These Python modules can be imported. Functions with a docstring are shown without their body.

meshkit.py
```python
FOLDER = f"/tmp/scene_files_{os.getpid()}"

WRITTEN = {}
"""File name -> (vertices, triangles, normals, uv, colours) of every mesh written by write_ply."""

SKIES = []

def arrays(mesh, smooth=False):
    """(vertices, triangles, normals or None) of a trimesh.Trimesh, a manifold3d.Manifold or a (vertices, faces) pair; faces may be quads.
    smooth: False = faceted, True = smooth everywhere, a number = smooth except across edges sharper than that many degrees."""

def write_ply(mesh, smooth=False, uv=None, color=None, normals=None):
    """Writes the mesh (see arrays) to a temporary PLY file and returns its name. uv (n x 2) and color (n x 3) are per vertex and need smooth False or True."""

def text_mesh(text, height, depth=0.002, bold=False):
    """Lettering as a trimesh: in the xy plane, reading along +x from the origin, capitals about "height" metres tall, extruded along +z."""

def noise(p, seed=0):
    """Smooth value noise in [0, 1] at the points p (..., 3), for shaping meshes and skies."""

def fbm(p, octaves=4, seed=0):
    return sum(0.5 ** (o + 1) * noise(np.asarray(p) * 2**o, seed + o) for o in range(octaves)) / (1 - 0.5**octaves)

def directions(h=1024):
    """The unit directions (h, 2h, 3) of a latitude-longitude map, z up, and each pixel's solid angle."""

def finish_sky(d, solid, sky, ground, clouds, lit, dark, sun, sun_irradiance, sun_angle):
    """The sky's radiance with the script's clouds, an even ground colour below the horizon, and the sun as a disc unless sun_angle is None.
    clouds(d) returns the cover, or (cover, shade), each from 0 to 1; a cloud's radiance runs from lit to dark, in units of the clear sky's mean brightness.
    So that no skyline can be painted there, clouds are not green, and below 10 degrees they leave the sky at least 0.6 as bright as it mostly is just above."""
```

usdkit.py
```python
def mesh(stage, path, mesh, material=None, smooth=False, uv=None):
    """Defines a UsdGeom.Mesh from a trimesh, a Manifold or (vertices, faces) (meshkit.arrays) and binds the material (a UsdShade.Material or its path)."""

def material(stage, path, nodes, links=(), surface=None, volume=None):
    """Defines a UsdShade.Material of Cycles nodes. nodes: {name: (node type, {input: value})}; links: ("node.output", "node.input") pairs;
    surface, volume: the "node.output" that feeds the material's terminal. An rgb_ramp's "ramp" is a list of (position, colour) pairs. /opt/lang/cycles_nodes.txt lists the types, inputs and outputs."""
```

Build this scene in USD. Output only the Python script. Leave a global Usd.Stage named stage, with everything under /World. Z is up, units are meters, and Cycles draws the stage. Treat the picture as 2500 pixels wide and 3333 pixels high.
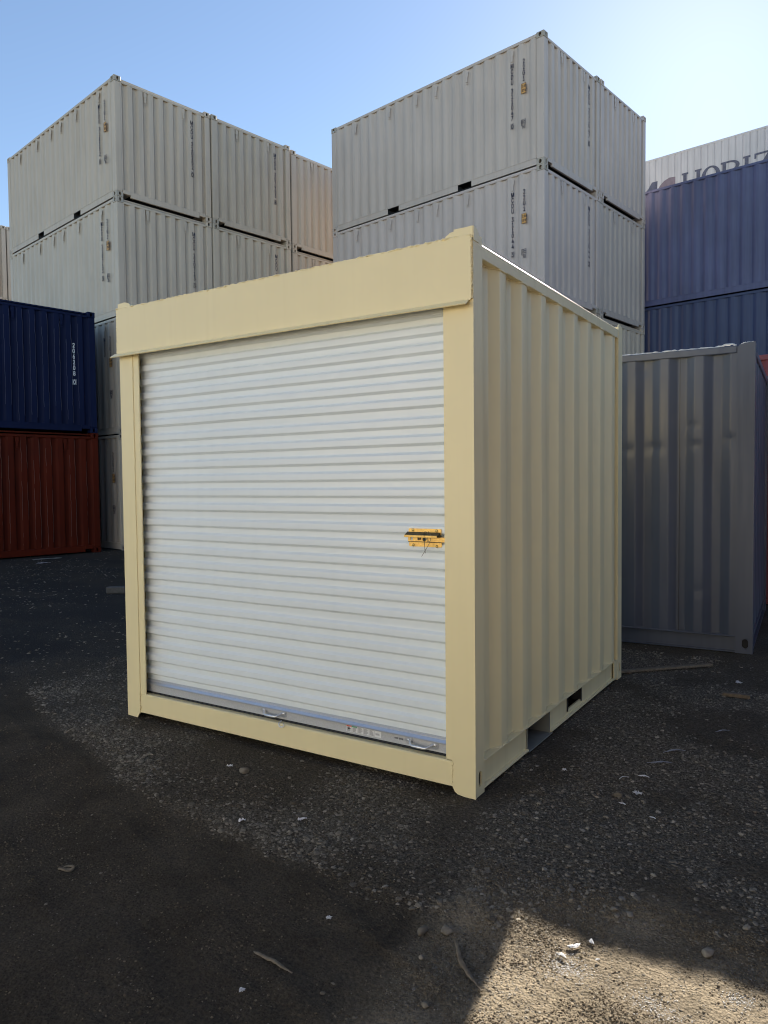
import math, random
import numpy as np, trimesh, manifold3d, shapely
from shapely import affinity
from shapely.geometry import Polygon, box as sbox, Point
import usdkit, meshkit
from pxr import Usd, UsdGeom, UsdLux, UsdShade, Gf, Sdf, Vt

rng = np.random.default_rng(7)
random.seed(7)
stage = Usd.Stage.CreateInMemory()
UsdGeom.SetStageUpAxis(stage, UsdGeom.Tokens.z)
UsdGeom.SetStageMetersPerUnit(stage, 1.0)
world = UsdGeom.Xform.Define(stage, '/World')
stage.SetDefaultPrim(world.GetPrim())
UsdGeom.Scope.Define(stage, '/World/Looks')

# ------------------------------------------------------------------ camera, sky, sun, exposure
CAM = np.array([1.46179, -3.05495, 1.46994]); YAW, PITCH, ROLL, FPX = 0.56776, -0.04044, -0.0099, 2411.7
EXPOSURE = 1.78
SUN_EL = math.radians(29.7); SUN_AZ = math.atan2(-0.133, 0.855)
SKY_STRENGTH, SUN_INTENSITY = 0.051, 1.25
AEROSOL = 0.13


def camera_axes():
    cy, sy, cp, sp = math.cos(YAW), math.sin(YAW), math.cos(PITCH), math.sin(PITCH)
    f = np.array([-sy * cp, cy * cp, sp]); r = np.array([cy, sy, 0.0]); u = np.cross(r, f)
    c, s = math.cos(ROLL), math.sin(ROLL)
    return c * r + s * u, -s * r + c * u, f


R_, U_, F_ = camera_axes()
cam = UsdGeom.Camera.Define(stage, '/World/camera')
m = np.eye(4); m[0, :3], m[1, :3], m[2, :3], m[3, :3] = R_, U_, -F_, CAM
cam.AddTransformOp().Set(Gf.Matrix4d(*m.ravel().tolist()))
cam.CreateHorizontalApertureAttr(36.0); cam.CreateVerticalApertureAttr(48.0)
cam.CreateFocalLengthAttr(FPX / 2500 * 36.0)
cam.CreateClippingRangeAttr(Gf.Vec2f(0.05, 5000.0))
cam.CreateExposureAttr(EXPOSURE)

SUN_DIR = np.array([math.sin(SUN_AZ) * math.cos(SUN_EL), math.cos(SUN_AZ) * math.cos(SUN_EL), math.sin(SUN_EL)])
sky_mat = usdkit.material(stage, '/World/Looks/sky_light', {
    's': ('sky_texture', {'sky_type': 'single_scattering', 'sun_disc': False, 'sun_elevation': SUN_EL, 'sun_rotation': SUN_AZ,
                          'altitude': 20.0, 'air_density': 1.0, 'aerosol_density': AEROSOL, 'ozone_density': 1.6}),
    'b': ('background_shader', {'strength': SKY_STRENGTH})}, [('s.color', 'b.color')], surface='b.background')
dome = UsdLux.DomeLight.Define(stage, '/World/sky')
dome.CreateIntensityAttr(1.0)
UsdShade.MaterialBindingAPI.Apply(dome.GetPrim()).Bind(sky_mat)
dome.GetPrim().SetCustomDataByKey('label', 'clear blue daytime sky brightening towards the sun'); dome.GetPrim().SetCustomDataByKey('category', 'sky')
dome.GetPrim().SetCustomDataByKey('kind', 'structure')

sun = UsdLux.DistantLight.Define(stage, '/World/sun')
sun.CreateIntensityAttr(SUN_INTENSITY); sun.CreateNormalizeAttr(True); sun.CreateAngleAttr(0.5)
sun.CreateColorAttr(Gf.Vec3f(1.0, 0.91, 0.78))
zc = SUN_DIR; xc = np.cross([0, 0, 1.0], zc); xc /= np.linalg.norm(xc); yc = np.cross(zc, xc)
m = np.eye(4); m[0, :3], m[1, :3], m[2, :3] = xc, yc, zc
sun.AddTransformOp().Set(Gf.Matrix4d(*m.ravel().tolist()))

# ------------------------------------------------------------------ materials
LOOKS = {}


def paint(name, col, rough=0.45, var=0.10, streak=0.10, rust=0.0, bump=0.04, bscale=2.2, rustcol=(0.10, 0.045, 0.02), spec=0.5, grain=0.0, island=0.0):
    """Sheet-metal paint: soft tonal drift, vertical dirt streaks, optional rust specks and a faint waviness of the sheet."""
    if name in LOOKS:
        return LOOKS[name]
    c = np.array(col)
    nodes = {
        'g': ('geometry', {}),
        'm1': ('mapping', {'mapping_type': 'point', 'scale': (1.0, 1.0, 0.6)}),
        'n1': ('noise_texture', {'scale': 1.3, 'detail': 5.0, 'roughness': 0.6}),
        'm2': ('mapping', {'mapping_type': 'point', 'scale': (14.0, 14.0, 0.55)}),
        'n2': ('noise_texture', {'scale': 1.0, 'detail': 4.0, 'roughness': 0.65}),
        'r1': ('map_range', {'from_min': 0.3, 'from_max': 0.7, 'to_min': 1 - var, 'to_max': 1 + var, 'clamp': True}),
        'r2': ('map_range', {'from_min': 0.42, 'from_max': 0.8, 'to_min': 1.0, 'to_max': 1 - streak, 'clamp': True}),
        'k': ('math', {'math_type': 'multiply'}),
        'base': ('mix_color', {'blend_type': 'multiply', 'fac': 1.0, 'a': tuple(c)}),
        'cc': ('combine_color', {'color_type': 'rgb'}),
        'n3': ('noise_texture', {'scale': 9.0, 'detail': 8.0, 'roughness': 0.75}),
        'r3': ('map_range', {'from_min': 0.70 - 0.06 * min(rust, 1.5), 'from_max': 0.76 - 0.06 * min(rust, 1.5), 'to_min': 0.0, 'to_max': min(1.0, rust), 'clamp': True}),
        'fin': ('mix_color', {'blend_type': 'mix', 'b': rustcol}),
        'rr': ('map_range', {'from_min': 0.3, 'from_max': 0.7, 'to_min': rough - 0.06, 'to_max': rough + 0.08, 'clamp': True}),
        'nb': ('noise_texture', {'scale': bscale, 'detail': 2.0, 'roughness': 0.4}),
        'bump': ('bump', {'strength': bump, 'distance': 0.05}),
        'p': ('principled_bsdf', {'specular_ior_level': spec}),
    }
    links = [('g.position', 'm1.vector'), ('m1.vector', 'n1.vector'), ('g.position', 'm2.vector'), ('m2.vector', 'n2.vector'),
             ('n1.fac', 'r1.value'), ('n2.fac', 'r2.value'), ('r1.result', 'k.value1'), ('r2.result', 'k.value2'),
             ('k.value', 'cc.r'), ('k.value', 'cc.g'), ('k.value', 'cc.b'), ('cc.color', 'base.b'), ('base.result', 'fin.a'),
             ('g.position', 'n3.vector'), ('n3.fac', 'r3.value'), ('r3.result', 'fin.fac'), ('fin.result', 'p.base_color'),
             ('n2.fac', 'rr.value'), ('rr.result', 'p.roughness'), ('m1.vector', 'nb.vector'), ('nb.fac', 'bump.height'), ('bump.normal', 'p.normal')]
    if grain:
        nodes['ng'] = ('noise_texture', {'scale': 170.0, 'detail': 3.0, 'roughness': 0.6})
        nodes['bg'] = ('bump', {'strength': grain, 'distance': 0.004})
        links += [('g.position', 'ng.vector'), ('ng.fac', 'bg.height'), ('bump.normal', 'bg.normal'), ('bg.normal', 'p.normal')]
        links.remove(('bump.normal', 'p.normal'))
    LOOKS[name] = usdkit.material(stage, '/World/Looks/' + name, nodes, links, surface='p.BSDF')
    return LOOKS[name]


def simple(name, col, rough=0.5, metallic=0.0, noise=0.15, scale=30.0, bump=0.1, spec=0.5, dist=0.004):
    if name in LOOKS:
        return LOOKS[name]
    c = np.array(col)
    LOOKS[name] = usdkit.material(stage, '/World/Looks/' + name, {
        'g': ('geometry', {}),
        'n': ('noise_texture', {'scale': scale, 'detail': 5.0, 'roughness': 0.6}),
        'r': ('rgb_ramp', {'ramp': [(0.25, tuple(c * (1 - noise))), (0.75, tuple(np.minimum(c * (1 + noise), 0.95)))]}),
        'b': ('bump', {'strength': bump, 'distance': dist}),
        'p': ('principled_bsdf', {'roughness': rough, 'metallic': metallic, 'specular_ior_level': spec})},
        [('g.position', 'n.vector'), ('n.fac', 'r.fac'), ('r.color', 'p.base_color'), ('n.fac', 'b.height'), ('b.normal', 'p.normal')], surface='p.BSDF')
    return LOOKS[name]


WHITE = paint('off_white_paint', (0.435, 0.367, 0.298), rough=0.5, var=0.05, streak=0.07, rust=0.15)
def variants(name, base, spread, n=4, **kw):
    g = np.random.default_rng(len(name)); out = []
    for k in range(n):
        m = (1 + spread * g.uniform(-1, 1)) * np.array([1, 1 + 0.02 * g.uniform(-1, 1), 1 + 0.05 * g.uniform(-1, 1)])
        kk = dict(kw); kk['rust'] = kw.get('rust', 0.1) * g.uniform(0.4, 2.6); kk['streak'] = kw.get('streak', 0.07) * g.uniform(0.7, 2.2)
        out.append(paint(name + '_' + 'abcdef'[k], tuple(np.array(base) * m), **kk))
    return out


STACKS = variants('stack_off_white', (0.435, 0.367, 0.298), 0.07, rough=0.5, var=0.06, streak=0.07, rust=0.2)
STACKS_PALE = variants('stack_pale', (0.440, 0.378, 0.325), 0.06, rough=0.5, var=0.06, streak=0.07, rust=0.2)
WHITE_WARM = paint('warm_off_white_paint', (0.432, 0.370, 0.298), rough=0.5, var=0.05, streak=0.08, rust=0.12)
WHITE_GREY = paint('greyed_off_white_paint', (0.440, 0.378, 0.325), rough=0.5, var=0.05, streak=0.07, rust=0.15)
CAST_RUST = paint('scuffed_casting_paint', (0.34, 0.305, 0.255), rough=0.6, var=0.12, streak=0.1, rust=1.0, rustcol=(0.09, 0.05, 0.03))
BOUNCE_CREAM = paint('bounce_cream_paint', (0.60, 0.565, 0.485), rough=0.5, var=0.05, streak=0.07)  # lighter cream for the unseen added row, to bounce light forward
BEIGE = paint('fresh_cream_paint', (0.79, 0.685, 0.405), rough=0.34, var=0.025, streak=0.02, bump=0.03, bscale=3.0, grain=0.10)
CURTAIN = paint('white_curtain_paint', (0.745, 0.80, 0.82), rough=0.26, var=0.02, streak=0.03, bump=0.02)
GREY = paint('grey_container_paint', (0.074, 0.088, 0.120), rough=0.42, var=0.14, streak=0.15, rust=0.35, bump=0.10, bscale=3.5, rustcol=(0.11, 0.09, 0.07))
NAVY = paint('dark_navy_paint', (0.004, 0.009, 0.038), rough=0.6, var=0.15, streak=0.15, rust=0.1, spec=0.12)
BLUE = paint('faded_blue_paint', (0.070, 0.080, 0.165), rough=0.5, var=0.16, streak=0.25, rust=0.55, rustcol=(0.10, 0.07, 0.06))
BLUE2 = paint('deep_blue_paint', (0.030, 0.045, 0.105), rough=0.5, var=0.12, streak=0.2, rust=0.3, rustcol=(0.10, 0.07, 0.06))
RED = paint('dark_red_paint', (0.078, 0.009, 0.002), rough=0.6, var=0.2, streak=0.2, rust=0.4, rustcol=(0.16, 0.06, 0.05), spec=0.12)
ROSE = paint('worn_red_paint', (0.24, 0.05, 0.05), rough=0.55, var=0.2, streak=0.3, rust=0.5)
HWHITE = paint('weathered_white_paint', (0.46, 0.44, 0.445), rough=0.55, var=0.08, streak=0.22, rust=0.7, rustcol=(0.33, 0.27, 0.24))
INK = simple('navy_lettering', (0.008, 0.010, 0.032), rough=0.6, noise=0.2, spec=0.2)
INKBLACK = simple('black_lettering', (0.02, 0.02, 0.02), rough=0.5)
INKWHITE = simple('white_lettering', (0.62, 0.64, 0.66), rough=0.5)
FADED = simple('faded_dark_lettering', (0.075, 0.075, 0.11), rough=0.55, noise=0.35, scale=12)
FADEDRED = simple('faded_maroon_print', (0.165, 0.125, 0.145), rough=0.55, noise=0.2, scale=12)
AMBER = simple('amber_sticker', (0.55, 0.29, 0.08), rough=0.5, noise=0.08)
DARK = simple('dark_steel', (0.02, 0.02, 0.022), rough=0.6)
PRIMER = paint('grey_primer', (0.20, 0.21, 0.19), rough=0.5, var=0.2, streak=0.1)
RUBBER_SLOT_SHADE = simple('black_rubber_slot_shade', (0.012, 0.012, 0.012), rough=0.7)  # rubber seal; also paints the shade behind the post slots
GALV = simple('galvanised_steel', (0.50, 0.51, 0.53), rough=0.42, metallic=0.3, noise=0.12, scale=160, bump=0.05, dist=0.002)
GALV_TRIM = simple('bright_galvanised_steel', (0.72, 0.74, 0.78), rough=0.28, metallic=0.75, noise=0.06, scale=120, bump=0.03, dist=0.002)
GOLD = simple('zinc_yellow_steel', (0.80, 0.50, 0.15), rough=0.38, metallic=0.55, noise=0.25, scale=70, bump=0.05, dist=0.002)
GOLD_DARK = simple('zinc_yellow_rivet', (0.72, 0.52, 0.18), rough=0.3, metallic=0.8, noise=0.1)
LATCH_SHADE = simple('shaded_zinc_steel', (0.10, 0.085, 0.05), rough=0.5, metallic=0.5, noise=0.3)  # darker zinc: shade of the recessed latch band put into its colour
RIM_GLINT = simple('rim_glint_metal', (0.75, 0.75, 0.72), rough=0.45, metallic=0.3, noise=0.2)  # pale metal: sun glint on the grey roof edge put into colour
BLOCK = simple('dark_block', (0.06, 0.058, 0.055), rough=0.8, noise=0.3)
WIRE = simple('grey_wire', (0.16, 0.16, 0.15), rough=0.4, metallic=0.7)
PAPER = simple('white_label_paper', (0.72, 0.73, 0.74), rough=0.5, noise=0.03)
LBL_RED = simple('label_red', (0.70, 0.10, 0.04), rough=0.5, noise=0.03)
LBL_GREEN = simple('label_green', (0.05, 0.33, 0.16), rough=0.5, noise=0.03)
LBL_GREY = simple('label_small_print', (0.22, 0.22, 0.24), rough=0.5, noise=0.03)
BARK = simple('weathered_wood', (0.15, 0.125, 0.09), rough=0.8, noise=0.45, scale=60, bump=0.5)
BARK2 = simple('brown_wood', (0.135, 0.105, 0.072), rough=0.8, noise=0.4, scale=50, bump=0.5)
FEATHER = simple('pale_feather', (0.62, 0.62, 0.62), rough=0.7, noise=0.15, scale=80)
FEATHER_GREY = simple('grey_feather', (0.22, 0.23, 0.26), rough=0.7, noise=0.5, scale=25)
PLASTIC = simple('pale_plastic', (0.6, 0.6, 0.62), rough=0.4, noise=0.1)
LIME = simple('white_lime_grit', (0.46, 0.45, 0.43), rough=0.8, noise=0.1)

# ------------------------------------------------------------------ mesh helpers
used = {}


def numbered(parent, name):
    k = (parent, name); n = used.get(k, 0); used[k] = n + 1
    return name if n == 0 else f'{name}_{n:03d}'


def cat(parts):
    vs, fs, n = [], [], 0
    for p in parts:
        v, f = (p.vertices, p.faces) if hasattr(p, 'faces') else p
        v, f = np.asarray(v, float), np.asarray(f, int)
        if f.shape[1] == 4:
            f = np.vstack([f[:, [0, 1, 2]], f[:, [0, 2, 3]]])
        vs.append(v); fs.append(f + n); n += len(v)
    return np.vstack(vs), np.vstack(fs)


def bx(x0, x1, y0, y1, z0, z1, c=0.0):
    if c <= 0:
        v = np.array([[x, y, z] for x in (x0, x1) for y in (y0, y1) for z in (z0, z1)], float)
        f = np.array([[0, 1, 3, 2], [4, 6, 7, 5], [0, 4, 5, 1], [2, 3, 7, 6], [0, 2, 6, 4], [1, 5, 7, 3]])
        return v, np.vstack([f[:, [0, 1, 2]], f[:, [0, 2, 3]]])
    c = min(c, (x1 - x0) / 2.1, (y1 - y0) / 2.1, (z1 - z0) / 2.1)
    pts = []
    for sx in (0, 1):
        for sy in (0, 1):
            for sz in (0, 1):
                X, Y, Z = (x0, x1)[sx], (y0, y1)[sy], (z0, z1)[sz]
                dx, dy, dz = (c, -c)[sx], (c, -c)[sy], (c, -c)[sz]
                pts += [[X, Y + dy, Z + dz], [X + dx, Y, Z + dz], [X + dx, Y + dy, Z]]
    h = trimesh.convex.convex_hull(np.array(pts))
    return np.array(h.vertices), np.array(h.faces)


def prism(poly, depth, axis='y', at=0.0):
    """Shapely polygon (in the two other axes, in order) extruded along an axis from at to at+depth."""
    t = trimesh.creation.extrude_polygon(poly, depth, engine='earcut')
    v = np.array(t.vertices); f = np.array(t.faces)
    if axis == 'y':
        return np.c_[v[:, 0], at + v[:, 2], v[:, 1]], f[:, ::-1]
    if axis == 'x':
        return np.c_[at + v[:, 2], v[:, 0], v[:, 1]], f
    return np.c_[v[:, 0], v[:, 1], at + v[:, 2]], f


def tube(path, r, n=6, jitter=0.0, seed=0):
    path = np.asarray(path, float); k = len(path)
    r = np.broadcast_to(np.asarray(r, float), (k,)).copy()
    if jitter:
        g = np.random.default_rng(seed)
        r = r * (1 + jitter * g.uniform(-1, 1, k)); path = path + g.normal(0, 1, path.shape) * (r[:, None] * jitter * 0.4)
    t = np.gradient(path, axis=0); t /= np.maximum(np.linalg.norm(t, axis=1, keepdims=True), 1e-9)
    ref = np.array([0, 0, 1.0]) if abs(t[:, 2]).mean() < 0.8 else np.array([1.0, 0, 0])
    a = np.cross(t, ref); a /= np.maximum(np.linalg.norm(a, axis=1, keepdims=True), 1e-9); b = np.cross(t, a)
    ang = np.arange(n) / n * 2 * np.pi
    v = path[:, None] + r[:, None, None] * (np.cos(ang)[None, :, None] * a[:, None] + np.sin(ang)[None, :, None] * b[:, None])
    f = []
    for i in range(k - 1):
        for j in range(n):
            q = [i * n + j, i * n + (j + 1) % n, (i + 1) * n + (j + 1) % n, (i + 1) * n + j]
            f += [[q[0], q[1], q[2]], [q[0], q[2], q[3]]]
    v = np.vstack([v.reshape(-1, 3), path[:1], path[-1:]])
    for j in range(n):
        f += [[k * n, (j + 1) % n, j], [k * n + 1, (k - 1) * n + j, (k - 1) * n + (j + 1) % n]]
    return v, np.array(f)


def obj(name, mesh, mat, parent='/World', smooth=False):
    path = f'{parent}/{numbered(parent, name)}'
    usdkit.mesh(stage, path, mesh, mat, smooth=smooth)
    return path


def tag(path, label=None, category=None, group=None, kind=None):
    p = stage.GetPrimAtPath(path)
    for k, v in (('label', label), ('category', category), ('group', group), ('kind', kind)):
        if v:
            p.SetCustomDataByKey(k, v)


def thing(name, label, category, loc=(0, 0, 0), rz=0.0, group=None):
    path = '/World/' + numbered('/World', name)
    x = UsdGeom.Xform.Define(stage, path)
    x.AddTranslateOp().Set(Gf.Vec3d(*map(float, loc)))
    if rz:
        x.AddRotateZOp().Set(math.degrees(rz))
    tag(path, label, category, group)
    return path


def single(name, mesh, mat, label, category, loc=(0, 0, 0), rz=0.0, group=None, smooth=False):
    path = obj(name, mesh, mat, '/World', smooth)
    x = UsdGeom.Xformable(stage.GetPrimAtPath(path))
    x.AddTranslateOp().Set(Gf.Vec3d(*map(float, loc)))
    if rz:
        x.AddRotateZOp().Set(math.degrees(rz))
    tag(path, label, category, group)
    return path


# lettering --------------------------------------------------------------------
GLYPH = {}


def glyph(ch, h):
    if ch not in GLYPH:
        t = meshkit.text_mesh(ch, 1.0, 0.02, bold=True)
        v = np.array(t.vertices); v[:, 0] -= (v[:, 0].min() + v[:, 0].max()) / 2
        GLYPH[ch] = (v, np.array(t.faces))
    v, f = GLYPH[ch]
    return np.c_[v[:, :2] * h, v[:, 2] * 0.1], f


def column(text, h, step, width=0.74):
    """Letters stacked downwards in the xy plane; the top of the first at y = 0, centred on x = 0. A space is half a step."""
    out, y = [], 0.0
    for ch in text:
        if ch == ' ':
            y -= step * 0.55; continue
        if ch == '[':
            continue
        if ch == ']':
            y0 = y + step * 1.0
            w, t = h * 0.42, h * 0.035
            for (a, b, c, d) in ((-w, w, y0 + h * .12, y0 + h * .12 + t), (-w, w, y0 - h * 1.12 - t, y0 - h * 1.12), (-w, -w + t, y0 - h * 1.12, y0 + h * .12), (w - t, w, y0 - h * 1.12, y0 + h * .12)):
                out.append(bx(a, b, c, d, 0, 0.002))
            continue
        v, f = glyph(ch, h)
        out.append((np.c_[v[:, 0] * width, v[:, 1] + y - h, v[:, 2]], f))
        y -= step
    return cat(out)


def line(text, h, width=0.8):
    t = meshkit.text_mesh(text, h, 0.002, bold=True)
    return np.array(t.vertices) * [width, 1, 1], np.array(t.faces)


def on_side(mesh, x, y, z):       # readable from -y
    v, f = mesh
    return np.c_[x + v[:, 0], y - v[:, 2], z + v[:, 1]], f


def on_end(mesh, x, y, z):        # readable from +x
    v, f = mesh
    return np.c_[x + v[:, 2], y + v[:, 0], z + v[:, 1]], f


# corrugated sheet -------------------------------------------------------------
def corr_profile(s0, s1, pitch, depth, flat_o, flat_i, phase=0.0, bend=0.006):
    """Polyline (s, d): d = 0 is the outer face, d = depth the inner one. Bends are rounded with an extra point."""
    slope = (pitch - flat_o - flat_i) / 2
    key, s = [], s0 - pitch + (phase % pitch)
    while s < s1 + pitch:
        for ds, d in ((0, 0.0), (flat_o, 0.0), (flat_o + slope, depth), (flat_o + slope + flat_i, depth)):
            key.append((s + ds, d))
        s += pitch
    key = np.array(key)
    xs = np.unique(np.concatenate([np.r_[s0, s1], *[(key[:, 0] + o) for o in (-bend, bend)]]))
    xs = xs[(xs >= s0) & (xs <= s1)]
    return np.c_[xs, np.interp(xs, key[:, 0], key[:, 1])]


def sheet(prof, z0, z1, nz=2, dents=0.0, seed=0, extra=None):
    zs = np.linspace(z0, z1, nz)
    s = np.repeat(prof[:, 0][None], nz, 0); d = np.repeat(prof[:, 1][None], nz, 0); z = np.repeat(zs[:, None], len(prof), 1)
    if dents:
        q = np.stack([s * 2.3, z * 1.7, np.full_like(s, seed * 7.3)], -1)
        edge = np.clip(np.minimum(z - z0, z1 - z) / 0.15, 0, 1)
        d = d + edge * dents * (meshkit.fbm(q, 3, seed) - 0.5) * 2
    if extra is not None:
        d = d + extra(s, z)
    n = len(prof); f = []
    i, j = np.meshgrid(np.arange(nz - 1), np.arange(n - 1), indexing='ij'); a = (i * n + j).ravel()
    f = np.vstack([np.c_[a, a + 1, a + n + 1], np.c_[a, a + n + 1, a + n]])
    return s.ravel(), d.ravel(), z.ravel(), f


# corner casting ---------------------------------------------------------------
def stadium(w, h):
    r = w / 2
    return sbox(-w / 2, -h / 2 + r, w / 2, h / 2 - r).union(Point(0, h / 2 - r).buffer(r, 8)).union(Point(0, -h / 2 + r).buffer(r, 8))


def to_manifold(vf):
    return manifold3d.Manifold(manifold3d.Mesh(np.asarray(vf[0], np.float32), np.asarray(vf[1], np.uint32)))


def casting_mesh():
    """Local: outer corner at the origin, body to -x, +y, +z (a bottom casting)."""
    lx, ly, lz = 0.178, 0.162, 0.118
    body = to_manifold(bx(-lx, 0, 0, ly, 0, lz, 0.008))
    cav = to_manifold(bx(-lx + 0.02, -0.022, 0.022, ly - 0.02, 0.016, lz - 0.016))
    hs = to_manifold(tuple(np.ascontiguousarray(a) for a in prism(affinity.translate(stadium(0.063, 0.079), -0.089, 0.06), 0.05, 'y', -0.01)))
    he = to_manifold(tuple(np.ascontiguousarray(a) for a in prism(affinity.translate(stadium(0.051, 0.079), 0.085, 0.06), 0.05, 'x', -0.04)))
    out = body - cav - hs - he
    mm = out.to_mesh()
    return np.array(mm.vert_properties[:, :3], float), np.array(mm.tri_verts, int)


CASTING = casting_mesh()


def casting(L, W, H, ex, sy, top):
    v, f = CASTING[0].copy(), CASTING[1]
    flips = 0
    if top:
        v[:, 2] = H - v[:, 2]; flips += 1
    if ex:
        v[:, 0] = -L - v[:, 0]; flips += 1
    if sy:
        v[:, 1] = W - v[:, 1]; flips += 1
    return v, (f[:, ::-1] if flips % 2 else f)


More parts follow.
